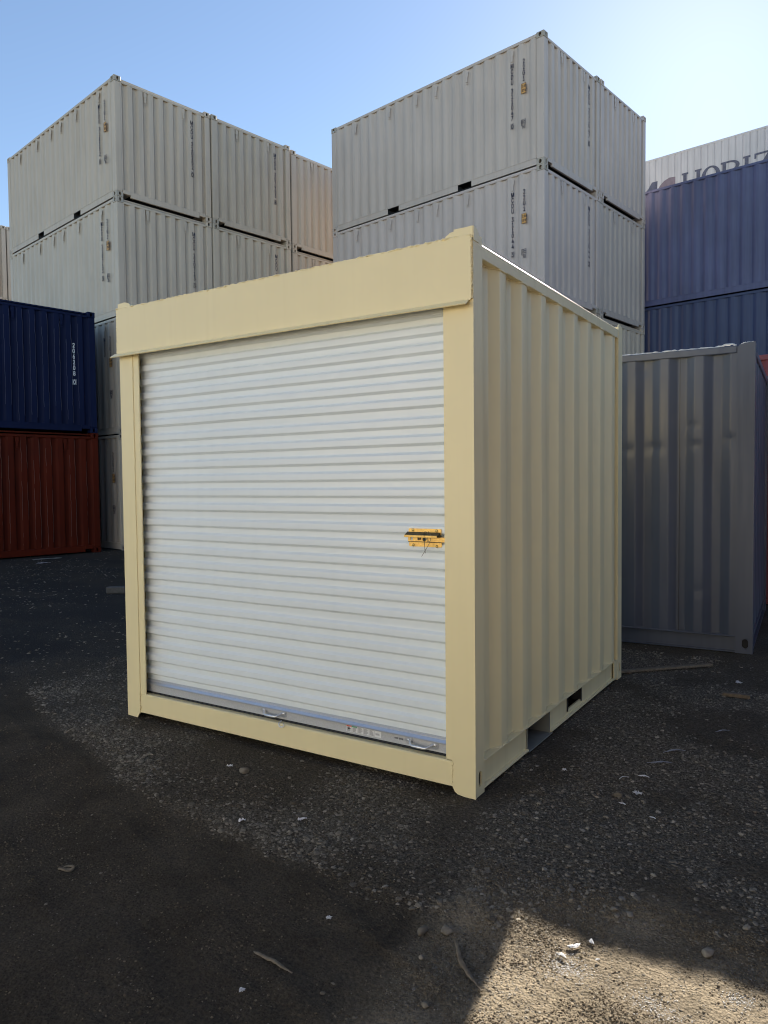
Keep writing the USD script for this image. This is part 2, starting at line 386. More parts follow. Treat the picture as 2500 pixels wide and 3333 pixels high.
# ------------------------------------------------------------------ shipping containers
def container(label, group, x, y, yaw, z0=0.0, L=6.058, W=2.438, H=2.591, mat=None, castmat=None, pitch=0.279, end_pitch=0.252, depth=0.036, end_depth=0.045,
              side_number=None, size_code=None, ic=None, end_number=None, ink=None, pockets=True, lash=True, plain=False, sticker=True, dents=0.004, end_notch=True, seed=0, side_flats=(0.072, 0.070), wear=None):
    mat = mat or WHITE; castmat = castmat or mat; ink = ink or INK
    t = thing('shipping_container', label, 'shipping container', (x, y, z0), yaw, group)
    # posts and castings
    PX, PY = 0.170, 0.150
    for ex in (0, 1):
        for sy in (0, 1):
            xa, xb = (-PX, -0.004) if not ex else (-L + 0.004, -L + PX)
            ya, yb = (0.004, PY) if not sy else (W - PY, W - 0.004)
            obj('corner_post', bx(xa, xb, ya, yb, 0.117, H - 0.117, 0.012), mat, t)
            for top in (0, 1):
                obj('corner_casting', casting(L, W, H, ex, sy, top), castmat if (not ex and not sy) or rng.random() < 0.3 else mat, t)
    # rails
    xs0, xs1 = -L + 0.178, -0.178
    pk = [(-2.129, -1.769), (-4.178, -3.832)] if (pockets and L < 7) else []
    for sy in (0, 1):
        o = (lambda a, b: (a, b)) if not sy else (lambda a, b: (W - b, W - a))
        ya, yb = o(0.010, 0.070)
        obj('top_side_rail', bx(xs0, xs1, ya, yb, H - 0.075, H - 0.012, 0.008), mat, t)
        segs, a = [], xs0
        for p0, p1 in sorted(pk):
            segs.append((a, p0)); a = p1
        segs.append((a, xs1))
        parts = []
        for a, b in segs:
            ya, yb = o(0.012, 0.020); parts.append(bx(a, b, ya, yb, 0.030, 0.150))
            ya, yb = o(0.006, 0.052); parts.append(bx(a, b, ya, yb, 0.150, 0.162))
            ya, yb = o(0.008, 0.052); parts.append(bx(a, b, ya, yb, 0.018, 0.030))
        for p0, p1 in pk:
            ya, yb = o(0.012, 0.052); parts.append(bx(p0, p1, ya, yb, 0.141, 0.162))
        obj('bottom_side_rail', cat(parts), mat, t)
        for p0, p1 in pk:
            ya, yb = o(0.022, 0.50)
            th = 0.006
            obj('forklift_pocket', cat([bx(p0 + th, p1 - th, ya, yb, 0.135, 0.141), bx(p0 - th, p0, ya, yb, 0.02, 0.141), bx(p1, p1 + th, ya, yb, 0.02, 0.141), bx(p0, p1, *o(0.46, 0.47), 0.02, 0.135), bx(p0, p1, ya, yb, 0.012, 0.018)]), DARK, t)
    for ex in (0, 1):
        o = (lambda a, b: (-b, -a)) if not ex else (lambda a, b: (-L + a, -L + b))
        xa, xb = o(0.008, 0.075)
        obj('top_end_rail', bx(xa, xb, 0.162, W - 0.162, H - 0.135, H - 0.078, 0.008), mat, t)
        xa, xb = o(0.006, 0.055)
        if end_notch:
            parts = [bx(xa, xb, 0.345, W - 0.345, 0.030, 0.165, 0.006), bx(xa, xb, 0.162, 0.345, 0.085, 0.165, 0.006), bx(xa, xb, W - 0.345, W - 0.162, 0.085, 0.165, 0.006)]
            parts.append(bx(*o(0.05, 0.30), 0.170, 0.345, 0.079, 0.085)); parts.append(bx(*o(0.05, 0.30), W - 0.345, W - 0.170, 0.079, 0.085))
        else:
            parts = [bx(xa, xb, 0.162, W - 0.162, 0.02, 0.165, 0.006)]
        obj('bottom_end_rail', cat(parts), mat, t)
    obj('roof_panel', bx(-L + 0.07, -0.07, 0.065, W - 0.065, H - 0.05, H - 0.02), mat, t)
    obj('underframe', bx(-L + 0.32, -0.32, 0.52, W - 0.52, 0.06, 0.13), DARK, t)
    obj('floor', bx(-L + 0.06, -0.06, 0.055, W - 0.055, 0.150, 0.158), DARK, t)
    # walls
    nz = 2 if plain else 26
    pr = corr_profile(-L + PX - 0.01, -PX + 0.01, pitch, depth, *side_flats, phase=0.02)
    s, d, z, f = sheet(pr, 0.160, H - 0.07, nz, 0 if plain else dents, seed)
    obj('side_panel', (np.c_[s, 0.016 + d, z], f), mat, t, smooth=32)
    s, d, z, f = sheet(pr, 0.160, H - 0.07, 2)
    obj('side_panel', (np.c_[s, W - 0.016 - d, z], f[:, ::-1]), mat, t, smooth=32)
    pr = corr_profile(PY - 0.01, W - PY + 0.01, end_pitch, end_depth, 0.110, 0.066, phase=-0.07)
    s, d, z, f = sheet(pr, 0.160, H - 0.12, nz, 0 if plain else dents, seed + 3)
    ep = obj('end_panel', (np.c_[-0.012 - d, s, z], f), mat, t, smooth=32)
    if wear is not None:
        gg = np.random.default_rng(seed); k0 = PY - 0.01 - 0.07
        for k in range(-1, 12):
            for off in (0.0, 0.110):
                yy = k0 + k * end_pitch + off
                if not PY + 0.01 < yy < W - PY - 0.01 or gg.random() < 0.12:
                    continue
                za, zb = 0.19 + 0.35 * gg.random() ** 2, H - 0.16 - 0.5 * gg.random() ** 2
                zz = np.linspace(za, zb, 22)
                obj('worn_edge', tube(np.c_[np.full(22, -0.0115), yy + 0.0025 * gg.standard_normal(22), zz], 0.0016 + 0.0014 * gg.random(22), 4), wear, ep)
    s, d, z, f = sheet(pr, 0.160, H - 0.12, 2)
    obj('end_panel', (np.c_[-L + 0.012 + d, s, z], f[:, ::-1]), mat, t, smooth=32)
    if plain:
        return t
    # lashing recesses under the top rails
    if lash and L < 7:
        for lx in (-0.745, -1.875, -2.716, -3.276, -4.105, -5.208):
            a = (0.014, 0.016)
            obj('lashing_point', cat([bx(lx - 0.036, lx + 0.036, 0.009, 0.0145, H - 0.235, H - 0.13, 0.002), bx(lx - 0.024, lx + 0.024, 0.002, 0.010, H - 0.355, H - 0.235, 0.006),
                                      bx(lx - 0.03, lx + 0.03, 0.011, 0.0145, H - 0.395, H - 0.375)]), mat, t)
        for ly in (0.74, 1.71):
            obj('lashing_point', cat([bx(-0.014, -0.006, ly - 0.036, ly + 0.036, H - 0.245, H - 0.14, 0.002), bx(-0.010, 0.0, ly - 0.024, ly + 0.024, H - 0.365, H - 0.245, 0.006),
                                      bx(-0.014, -0.010, ly - 0.03, ly + 0.03, H - 0.40, H - 0.385)]), mat, t)
    if side_number:
        obj('serial_number', on_side(column(side_number, 0.088, 0.109), -0.742, 0.012, 2.197), ink, t)
    if size_code:
        obj('size_code', on_side(column(size_code, 0.088, 0.115), -0.462, 0.0035, 2.195), ink, t)
        if sticker:
            st = obj('height_sticker', bx(-0.526, -0.412, 0.006, 0.010, 1.515, 1.716), AMBER, t)
            obj('height_marking', on_side(cat([line('2.6m', 0.055, 0.62), (line('8\'6"', 0.055, 0.72)[0] - [-0.006, 0.085, 0], line('8\'6"', 0.055, 0.72)[1])]), -0.513, 0.0055, 1.635), INKBLACK, st)
            w = 0.006
            obj('sticker_border', cat([bx(-0.526, -0.412, 0.004, 0.006, 1.515, 1.515 + w), bx(-0.526, -0.412, 0.004, 0.006, 1.716 - w, 1.716), bx(-0.526, -0.526 + w, 0.004, 0.006, 1.515 + w, 1.716 - w), bx(-0.412 - w, -0.412, 0.004, 0.006, 1.515 + w, 1.716 - w)]), INKBLACK, st)
    if ic:
        zi = 0.885
        w = 0.007
        parts = [bx(-0.53, -0.42, 0.004, 0.006, zi, zi + w), bx(-0.53, -0.42, 0.004, 0.006, zi + 0.11, zi + 0.11 + w), bx(-0.53, -0.53 + w, 0.004, 0.006, zi + w, zi + 0.11), bx(-0.42 - w, -0.42, 0.004, 0.006, zi + w, zi + 0.11), bx(-0.492, -0.486, 0.004, 0.006, zi + w, zi + 0.11)]
        parts.append(on_side(line('i', 0.06, 0.8), -0.516, 0.0055, zi + 0.03)); parts.append(on_side(line('C', 0.06, 0.75), -0.478, 0.0055, zi + 0.03)); parts.append(on_side(line(ic, 0.05, 0.9), -0.51, 0.0055, zi - 0.065))
        obj('load_mark', cat(parts), ink, t)
    if end_number:
        obj('serial_number', on_end(column(end_number, 0.090, 0.108), -0.010, 1.93, 2.245), ink, t)
    return t


H, W, L20 = 2.591, 2.438, 6.058
LX, LY, LYAW = -12.213, 7.683, -0.1858
RX, RY, RYAW = -3.853, 11.316, -0.1689


def local(x0, y0, yaw, a, b):
    c, s = math.cos(yaw), math.sin(yaw)
    return x0 + c * a - s * b, y0 + s * a + c * b


HID = ('off-white shipping container low in the stacks, behind the nearer containers', 'hidden lower containers of the stacks')
# right-hand stack
jit = np.random.default_rng(3)
for lev in range(4):
    for col in range(2):
        a, b = jit.uniform(-0.012, 0.012, 2)
        px, py = local(RX, RY, RYAW, a, col * 2.462 + b * 0.5)
        kw = dict(mat=STACKS_PALE[(lev * 2 + col) % 4] if lev > 1 else STACKS[(lev + col) % 4], seed=lev * 3 + col)
        if col == 0 and lev == 3:
            container('off-white shipping container numbered 311047, top of the right-hand stack', 'off-white stacked shipping containers', px, py, RYAW, lev * H, side_number='MCDU 311047 0]', size_code='22G1', ic='70', end_number='MCDU 311047 0]', castmat=CAST_RUST, **kw)
        elif col == 0 and lev == 2:
            container('off-white shipping container numbered 311044, second from top of the right-hand stack', 'off-white stacked shipping containers', px, py, RYAW, lev * H, side_number='MCDU 311044 3]', size_code='22G1', ic='70', end_number='MCDU 311044 3]', castmat=CAST_RUST, **kw)
        elif col == 1 and lev >= 1:
            container({3: 'off-white shipping container on top beside number 311047, only its end wall visible', 2: 'off-white shipping container in the back column beside number 311044, end wall visible',
                       1: 'off-white shipping container third down in the back column, just above the grey container roof'}[lev], 'off-white stacked shipping containers', px, py, RYAW, lev * H, **kw)
        else:
            container(*HID, px, py, RYAW, lev * H, plain=True, mat=WHITE)
# left-hand stack
for lev in range(4):
    for col in range(3):
        a, b = jit.uniform(-0.012, 0.012, 2)
        dy = (0, 2.462, 4.99)[col]; dx = (0, 0.02, -0.05)[col]
        px, py = local(LX, LY, LYAW, dx + a, dy + b * 0.4)
        kw = dict(mat=STACKS[(lev + 2 * col) % 4] if col < 2 else WHITE_WARM, seed=20 + lev * 3 + col)
        if col == 0:
            nm = {3: ('MCDU 310252 0]', '22G1', '70', 'MCDU 310252 0]'), 2: ('MCCU 110713 3]', '22G1', '33', 'MCCU 110713 3]'), 1: ('MCCU', '22G1', '33', None), 0: (None, '22G1', '33', None)}[lev]
            lb = {3: 'off-white shipping container numbered 310252, top corner of the left-hand stack', 2: 'off-white shipping container numbered 110713, second from top of the left-hand stack',
                  1: 'shaded off-white container in the narrow gap beside the navy container', 0: 'shaded off-white container at ground level in the gap beside the dark red container'}[lev]
            container(lb, 'off-white stacked shipping containers', px, py, LYAW, lev * H, side_number=nm[0], size_code=nm[1], ic=nm[2], end_number=nm[3], castmat=CAST_RUST, **kw)
        elif lev >= 2:
            lb = {(1, 3): 'off-white shipping container numbered 307953, top row next to number 310252', (1, 2): 'off-white shipping container below number 307953, its lower part behind the cream container',
                  (2, 3): 'warm off-white container set slightly lower, top row, right end of the left-hand stack', (2, 2): 'warm off-white container just showing above the cream container, right end of left-hand stack'}[(col, lev)]
            en = {(1, 3): 'MCDU 307953 8]', (1, 2): 'MCDU 3'}.get((col, lev))
            container(lb, 'off-white stacked shipping containers', px, py, LYAW, lev * H - (0.03 if col == 2 else 0), end_number=en, castmat=CAST_RUST if col == 1 else None, **kw)
        else:
            container(*HID, px, py, LYAW, lev * H - (0.03 if col == 2 else 0), plain=True, mat=WHITE)
# navy on red, left
px, py = local(-12.46, 7.25, LYAW, 0.0, -W)
container('dark red shipping container on the ground at the left edge, under the navy one', None, px, py, LYAW, 0.0, mat=RED, end_pitch=0.2475, dents=0.014, seed=41, wear=simple('worn_red_edge', (0.17, 0.075, 0.055), rough=0.6))
t = container('navy blue shipping container with white number 206208, on the dark red container', None, px + 0.01, py - 0.02, LYAW, H, mat=NAVY, end_pitch=0.2475, dents=0.006, seed=42, wear=simple('worn_navy_edge', (0.055, 0.065, 0.12), rough=0.6))
obj('serial_number', on_end(column('206208 0]', 0.090, 0.118), -0.010, W - 0.48, 1.88), INKWHITE, t)
# a pair seen at the far left edge
for col in range(2):
    for lev in range(4):
        px, py = local(-23.253, 11.763, LYAW, 0.0, (-W - 0.005, 0.02)[col])
        if lev == 3:
            container(('pale shipping container at the very left edge, left of a thin vertical gap', 'pale shipping container mostly hidden behind the left-hand stack, right of a thin gap')[col], None, px, py, LYAW, lev * H, mat=WHITE_WARM, seed=50 + col)
        else:
            container(*HID, px, py, LYAW, lev * H, plain=True, mat=WHITE)
# tall blue stack on the right with the lettered white one behind
BYAW = math.atan2(16.27 - 16.721, 2.843)
HB = 8.80 / 3
for lev in range(3):
    px, py = local(-3.189, 16.74, BYAW, 11.0 + (0.0, 0.03, 0.0)[lev], (0, 0.02, -0.01)[lev])
    container(('blue shipping container at the foot of the right-edge stack, behind the grey container', 'deep blue shipping container in the middle of the right-edge stack', 'faded blue shipping container with rust marks, on top of the right-edge stack')[lev], 'blue long shipping containers', px, py, BYAW, lev * HB,
              L=12.192, H=HB, mat=BLUE if lev == 2 else BLUE2, pockets=False, lash=False, dents=0.008, seed=60 + lev)
HYAW = math.atan2(21.137 - 21.667, 3.546); HH = 11.58 / 4
for lev in range(4):
    px, py = local(-4.357, 21.667, HYAW, 11.2, 0.0)
    if lev < 3:
        container('weathered white container under the lettered one, hidden behind the blue stack', 'hidden containers below the lettered one', px, py, HYAW, lev * HH, L=12.192, H=HH, mat=HWHITE, plain=True, pockets=False)
        continue
    t = container('weathered white shipping container with big dark serif lettering, behind the blue stack', None, px, py, HYAW, lev * HH, L=12.192, H=HH, mat=HWHITE, pockets=False, lash=False, pitch=0.197, depth=0.018, side_flats=(0.165, 0.012), seed=70)

    def serif(ch, x, w, h=0.62, st=0.105, sf=0.055):
        e = 0.045
        P = []
        top, bot = h, 0.0
        def stem(a):
            return [sbox(a, 0, a + st, h), sbox(a - e, 0, a + st + e, sf), sbox(a - e, h - sf, a + st + e, h)]
        if ch == 'H':
            P = stem(e) + stem(w - st - e) + [sbox(e, h * .46, w - e, h * .46 + sf)]
        elif ch == 'I':
            P = stem(w / 2 - st / 2)
        elif ch == 'O':
            o = affinity.scale(Point(0, 0).buffer(1, 24), w / 2, h / 2); i = affinity.scale(Point(0, 0).buffer(1, 24), w / 2 - st * 1.15, h / 2 - sf)
            P = [affinity.translate(o.difference(i), w / 2, h / 2)]
        elif ch == 'R':
            bowl = affinity.scale(Point(0, 0).buffer(1, 24), w * .52, h * .27).difference(affinity.scale(Point(0, 0).buffer(1, 24), w * .52 - st, h * .27 - sf)).intersection(sbox(0, -1, 1, 1))
            P = stem(e) + [affinity.translate(bowl, w * .42, h * .73), sbox(e, h - sf, w * .45, h), sbox(e, h * .46, w * .45, h * .46 + sf), Polygon([(w * .45, h * .46), (w * .45 + st * 1.2, h * .5), (w + .02, 0), (w - st * 1.3, 0)])]
        elif ch == 'Z':
            P = [sbox(0, h - sf, w, h), sbox(0, 0, w, sf), Polygon([(w - st * 1.4, h - sf / 2), (w, h - sf / 2), (st * 1.4, sf / 2), (0, sf / 2)]), sbox(0, h - 0.15, 0.05, h), sbox(w - 0.05, 0, w, 0.15)]
        elif ch == 'N':
            P = stem(e) + stem(w - st - e) + [Polygon([(e, h), (e + st * 1.3, h), (w - e, 0), (w - e - st * 1.3, 0)])]
        return affinity.translate(shapely.union_all(P), x, 0)

    zt = HH - 0.715
    offx = -11.2
    for ch, x, w in (('H', 1.163, 0.59), ('O', 1.747, 0.55), ('R', 2.305, 0.56), ('I', 2.878, 0.29), ('Z', 3.231, 0.52), ('O', 3.80, 0.55), ('N', 4.40, 0.62)):
        p = serif(ch, x, w)
        for g in getattr(p, 'geoms', [p]):
            obj('painted_letter', prism(affinity.translate(g, offx, zt - 0.62), 0.003, 'y', 0.010), FADED, t)
    logo = Polygon([(0.0, -1.02), (0.127, -0.911), (0.238, -0.735), (0.418, -0.735), (0.40, -0.95), (0.36, -1.2), (0.0, -1.2)])
    obj('painted_emblem', prism(affinity.translate(logo, offx, HH), 0.003, 'y', 0.010), FADED, t)
    logo = Polygon([(0.42, -1.02), (0.485, -0.909), (0.618, -0.789), (0.787, -0.727), (0.966, -0.748), (0.968, -1.2), (0.42, -1.2)])
    obj('painted_emblem', prism(affinity.translate(logo, offx, HH), 0.003, 'y', 0.010), FADEDRED, t)
# worn red one behind the grey
px, py = local(0.43, 6.50, -0.12, 5.2, 0.0)
container('worn red shipping container at the right edge behind the grey container', None, px, py, -0.12, 0.0, L=L20, H=2.896, mat=ROSE, dents=0.012, seed=80)

# fourth column of the left-hand stack, behind the right-hand one, and unseen rows added to bounce and block light
for lev in range(4):
    px, py = local(LX, LY, LYAW, -0.05, 7.46)
    container(*HID, px, py, LYAW, lev * H - 0.03, plain=True, mat=WHITE_WARM)
OUT = ('shipping container of the rows around the yard, outside the picture', 'containers around the yard outside the picture')
for k in range(2):
    for lev in range(2):
        px, py = local(-12.46, 7.25, LYAW, 0.0, -W * 2 - 0.02 - (W + 0.02) * k)
        container(*OUT, px, py, LYAW, lev * H, plain=True, mat=(RED, NAVY)[(k + lev) % 2])
for k in range(2):
    for lev in range(3):
        container(*OUT, 7.2, 3.0 - k * 6.2, math.pi / 2 - 0.1, lev * H, plain=True, mat=(BLUE, GREY, RED)[(k + lev) % 3])
for k in range(4):  # pale row added behind the camera to bounce light
    for lev in range(2):
        container(*OUT, -9.2 + k * 6.15, -10.5, math.pi - 0.02, lev * H, plain=True, mat=BOUNCE_CREAM)

# ------------------------------------------------------------------ grey cut-down container
def grey_container():
    yaw = math.radians(2.9); D, GW, HG = 2.45, 2.44, 2.597
    t = thing('grey_container', 'dark grey cut-down shipping container with dented corrugated wall, right of the cream one', 'shipping container', (0.748, 3.763, 0), yaw)
    g = GREY
    for xa, xb, ya, yb in ((-0.135, 0, 0, 0.13), (-GW, -GW + 0.135, 0, 0.13), (-0.135, 0, D - 0.13, D), (-GW, -GW + 0.135, D - 0.13, D)):
        near = ya == 0 and xb == 0
        poly = sbox(xa, 0.0, xb, HG - 0.012)
        if near:
            poly = Polygon([(xa, 0), (xb, 0), (xb, HG), (xa + 0.06, HG - 0.006), (xa + 0.02, HG - 0.018), (xa, HG - 0.035)])
            poly = poly.difference(affinity.translate(stadium(0.048, 0.078), -0.057, 0.084))
            mm = prism(poly, 0.012, 'y', 0.0)
            rest = [bx(xa, xa + 0.01, 0.012, 0.13, 0, HG - 0.03), bx(xb - 0.01, xb, 0.012, 0.13, 0, HG - 0.002), bx(xa + 0.01, xb - 0.01, 0.12, 0.13, 0, HG - 0.02), bx(xa + .01, xb - .01, 0.012, 0.12, 2.2, HG - 0.03)]
            obj('corner_post', cat([mm] + rest), g, t)
        else:
            obj('corner_post', prism(poly, yb - ya, 'y', ya), g, t)
    obj('top_rail', bx(-GW + 0.135, -0.137, 0.004, 0.07, 2.515, 2.575, 0.006), g, t)
    obj('top_rail', bx(-0.07, -0.004, 0.13, D - 0.13, 2.505, 2.565, 0.006), g, t)
    obj('top_rail', bx(-GW + 0.004, -GW + 0.07, 0.13, D - 0.13, 2.505, 2.565, 0.006), g, t)
    obj('top_rail', bx(-GW + 0.135, -0.135, D - 0.07, D - 0.004, 2.505, 2.565, 0.006), g, t)
    r = np.random.default_rng(5)
    path = np.array([[x, 0.012 + 0.02 * r.random(), 2.576 + 0.004 * r.random() + (0.012 if -0.25 < x < -0.16 else 0)] for x in np.linspace(-1.35, -0.15, 46)])
    obj('roof_flap', tube(path, 0.007, 6, 0.5, 3), RIM_GLINT, t)
    obj('roof_flap', tube([[x, 0.02, HG - 0.004 - 0.03 * max(0, (-0.09 - x) / 0.04) + 0.003 * r.random()] for x in np.linspace(-0.118, -0.012, 16)], 0.005, 6, 0.4, 4), RIM_GLINT, t)
    obj('slot_lining', bx(-0.09, -0.025, 0.014, 0.03, 0.03, 0.14), RUBBER_SLOT_SHADE, t)  # black plate painting the dark of the hollow post
    obj('bottom_rail', cat([bx(-GW + 0.135, -0.137, 0.006, 0.045, 0.132, 0.145, 0.004), bx(-GW + 0.135, -0.137, 0.03, 0.045, 0.015, 0.132), bx(-GW + 0.135, -0.137, 0.004, 0.045, 0.004, 0.015)]), g, t)
    obj('bottom_rail', cat([bx(-0.045, -0.006, 0.13, D - 0.13, 0.132, 0.145, 0.004), bx(-0.045, -0.03, 0.13, D - 0.13, 0.015, 0.132), bx(-0.045, -0.004, 0.13, D - 0.13, 0.004, 0.015)]), g, t)
    # dented walls
    dents = [(-1.03, 1.73, 0.05, 0.02), (-0.79, 1.75, 0.05, 0.024), (-0.48, 1.92, 0.06, 0.02), (-0.46, 1.76, 0.04, 0.022), (-0.19, 1.80, 0.05, 0.026), (-0.42, 0.50, 0.07, 0.012), (-1.25, 1.72, 0.06, 0.02), (-0.90, 2.43, 0.05, 0.015)]

    def extra(s, z):
        o = np.zeros_like(s)
        for a, b, w, dd in dents:
            o += 0.55 * dd * np.exp(-((s - a) / w) ** 2 - ((z - b) / (w * 0.7)) ** 2) * np.where(z > b, 1, 0.75)
        o += 0.003 * np.exp(-((z - 1.74) / 0.05) ** 2)
        return o
    base = corr_profile(-GW + 0.13, -0.13, 0.28, 0.036, 0.071, 0.070, phase=0.28 - (0.28 - 0.105) + 0.06)
    fine = np.unique(np.r_[base[:, 0], np.linspace(-GW + 0.13, -0.13, 180)])
    base = np.c_[fine, np.interp(fine, base[:, 0], base[:, 1])]
    s, d, z, f = sheet(base, 0.140, 2.52, 90, 0.0022, 5, extra)
    obj('wall_panel', (np.c_[s, 0.014 + d, z], f), g, t, smooth=34)
    obj('panel_seam', bx(-0.584, -0.580, 0.0135, 0.0155, 0.15, 2.51), DARK, t)
    pr = corr_profile(0.12, D - 0.12, 0.28, 0.036, 0.072, 0.070)
    s, d, z, f = sheet(pr, 0.140, 2.52, 20, 0.008, 6)
    obj('wall_panel', (np.c_[-0.014 - d, s, z], f), g, t, smooth=34)
    s, d, z, f = sheet(pr, 0.140, 2.52, 2)
    obj('wall_panel', (np.c_[-GW + 0.014 + d, s, z], f[:, ::-1]), g, t, smooth=34)
    s, d, z, f = sheet(base, 0.140, 2.52, 2)
    obj('wall_panel', (np.c_[s, D - 0.014 - d, z], f[:, ::-1]), g, t, smooth=34)
    obj('roof_panel', bx(-GW + 0.06, -0.06, 0.06, D - 0.06, 2.53, 2.55), g, t)
    obj('floor', bx(-GW + 0.05, -0.05, 0.05, D - 0.05, 0.10, 0.13), DARK, t)


grey_container()


# ------------------------------------------------------------------ the cream storage container with the roll-up door
def main_container():
    D = 2.508
    t = thing('storage_container', 'cream painted half-length storage container with a white roll-up door, in the foreground', 'storage container')
    b = BEIGE
    # front posts with chamfered feet and tabs on top; the right one has a lashing slot on its side
    pl = Polygon([(-2.438, 0.004), (-2.348, 0.0), (-2.335, 0.02), (-2.32, 0.038), (-2.32, 2.30), (-2.438, 2.30)])
    obj('corner_post', cat([prism(pl, 0.010, 'y', 0.0), bx(-2.438, -2.428, 0.010, 0.09, 0.004, 2.56)]), b, t)
    prr = Polygon([(-0.12, 0.038), (-0.108, 0.016), (-0.093, 0.006), (-0.05, 0.0), (0.0, 0.0), (0.0, 2.60), (-0.12, 2.60)])
    front = prism(prr, 0.012, 'y', 0.0)
    side = prism(sbox(0.012, 0.004, 0.096, 2.585).difference(affinity.translate(stadium(0.032, 0.074), 0.050, 0.082)), 0.010, 'x', -0.010)
    obj('corner_post', cat([front, side, bx(-0.12, -0.11, 0.012, 0.096, 0.04, 2.58), bx(-0.11, -0.010, 0.086, 0.096, 0.02, 2.58)]), b, t)
    obj('slot_lining', cat([bx(-0.030, -0.013, 0.025, 0.080, 0.030, 0.135), bx(-0.030, -0.013, 2.440, 2.485, 0.03, 0.13)]), RUBBER_SLOT_SHADE, t)  # black backing: shade inside the hollow posts put into colour
    # rear posts
    sp = Polygon([(2.404, 0.0), (D, 0.0), (D, 2.565), (2.49, 2.58), (2.45, 2.592), (2.425, 2.592), (2.404, 2.57)]).difference(affinity.translate(stadium(0.026, 0.07), 2.462, 0.08))
    obj('corner_post', cat([prism(sp, 0.010, 'x', -0.010), bx(-0.12, -0.010, D - 0.010, D, 0, 2.56), bx(-0.12, -0.11, 2.404, D - 0.01, 0, 2.56), bx(-0.11, -0.01, 2.404, 2.414, 0, 2.57)]), b, t)
    obj('corner_post', bx(-2.438, -2.32, 2.40, D, 0, 2.58, 0.006), b, t)
    # rear bottom gusset beside the right rear post
    obj('gusset_plate', bx(-0.012, -0.002, 2.325, 2.404, 0.012, 0.152, 0.003), b, t)
    # header plate, its ragged welded edges and the folded drip lip
    r = np.random.default_rng(11)
    xs = np.linspace(-2.448, -0.007, 160)
    ztop = 2.562 + 0.0018 * (meshkit.fbm(np.c_[xs * 14, xs * 0, xs * 0], 3, 2) - 0.5) * 2 + 0.010 * np.clip((xs + 2.3) / 2.2, 0, 1)
    zt = list(zip(xs, ztop))
    edge_l = [(-2.448 + 0.002 * r.standard_normal(), z) for z in np.linspace(2.54, 2.29, 26)]
    poly = Polygon(zt + [(-0.006, z) for z in (2.54, 2.29)] + [(-0.012, 2.282), (-2.446, 2.278)] + edge_l[::-1])
    hp = obj('header_plate', prism(poly.buffer(0), 0.012, 'y', -0.012), b, t)
    obj('corner_tab', prism(Polygon([(-2.436, 2.54), (-2.312, 2.54), (-2.316, 2.566), (-2.335, 2.586), (-2.37, 2.596), (-2.436, 2.592)]), 0.07, 'y', -0.006), b, t)
    obj('corner_tab', prism(Polygon([(-0.150, 2.56), (0.0, 2.56), (0.0, 2.612), (-0.03, 2.611), (-0.112, 2.60), (-0.137, 2.585)]), 0.03, 'y', -0.003), b, t)
    obj('corner_tab', prism(Polygon([(0.0, 2.55), (0.058, 2.55), (0.058, 2.58), (0.05, 2.597), (0.03, 2.608), (0.0, 2.612)]), 0.10, 'x', -0.097), b, t)
    obj('weld_bead', tube([[x, -0.010 + 0.003 * r.standard_normal(), z + 0.001 * r.standard_normal()] for x, z in zt[::1]], 0.0036, 6, 0.35, 4), b, hp)
    obj('weld_bead', tube([[-0.005, -0.006, z] for z in np.linspace(2.29, 2.57, 60)], 0.0036, 6, 0.55, 5), b, hp)
    obj('weld_bead', tube([[-2.446 + 0.003 * r.standard_normal(), -0.006, z] for z in np.linspace(2.29, 2.555, 60)], 0.0045, 6, 0.7, 6), b, hp)
    lip = Polygon([(-0.012, 2.286), (-0.012, 2.278), (-0.043, 2.258), (-0.047, 2.262)])
    v, f = prism(lip, 2.455, 'x', -2.472)
    obj('drip_lip', (v, f), b, hp)
    # jamb angles and sill
    obj('door_jamb', cat([bx(-2.320, -2.268, 0.004, 0.012, 0.156, 2.30), tube([[-2.3195, 0.004, z] for z in np.linspace(0.16, 2.27, 60)], 0.003, 5, 0.5, 7)]), b, t)
    obj('door_jamb', cat([bx(-0.155, -0.12, 0.004, 0.012, 0.162, 2.30), bx(-0.155, -0.150, 0.012, 0.060, 0.162, 2.28), tube([[-0.1205, 0.004, z] for z in np.linspace(0.16, 2.27, 60)], 0.003, 5, 0.5, 8)]), b, t)
    sill = obj('door_sill', prism(Polygon([(0.002, 0.038), (0.002, 0.152), (0.008, 0.157), (0.14, 0.150), (0.14, 0.038)]), 2.198, 'x', -2.319), b, t, smooth=False)
    obj('weld_bead', tube([[-2.3195 + 0.002 * r.standard_normal(), 0.001, z] for z in np.linspace(0.05, 0.158, 26)], 0.004, 5, 0.7, 9), b, sill)
    obj('weld_bead', tube([[-0.121 + 0.002 * r.standard_normal(), 0.001, z] for z in np.linspace(0.05, 0.163, 26)], 0.0035, 5, 0.7, 10), b, sill)
    # roof
    obj('top_side_rail', bx(-0.062, -0.002, 0.094, 2.404, 2.490, 2.552, 0.0022), b, t)
    obj('top_side_rail', bx(-2.436, -2.376, 0.09, 2.40, 2.490, 2.552, 0.010), b, t)
    obj('top_end_rail', bx(-2.32, -0.12, D - 0.07, D - 0.004, 2.49, 2.552, 0.008), b, t)
    obj('roof_panel', bx(-2.38, -0.060, 0.0, D - 0.03, 2.528, 2.542), b, t)
    # side walls
    yo = 0.383
    base = corr_profile(0.094, 2.406, 0.2795, 0.036, 0.072, 0.070, phase=(yo - 0.072 - 0.094) % 0.2795)
    s, d, z, f = sheet(base, 0.150, 2.495, 30, 0.0025, 15)
    sp_ = obj('side_panel', (np.c_[-0.006 - d, s, z], f), b, t, smooth=34)
    obj('side_panel', (np.c_[-2.432 + d, s, z], f[:, ::-1]), b, t, smooth=34)
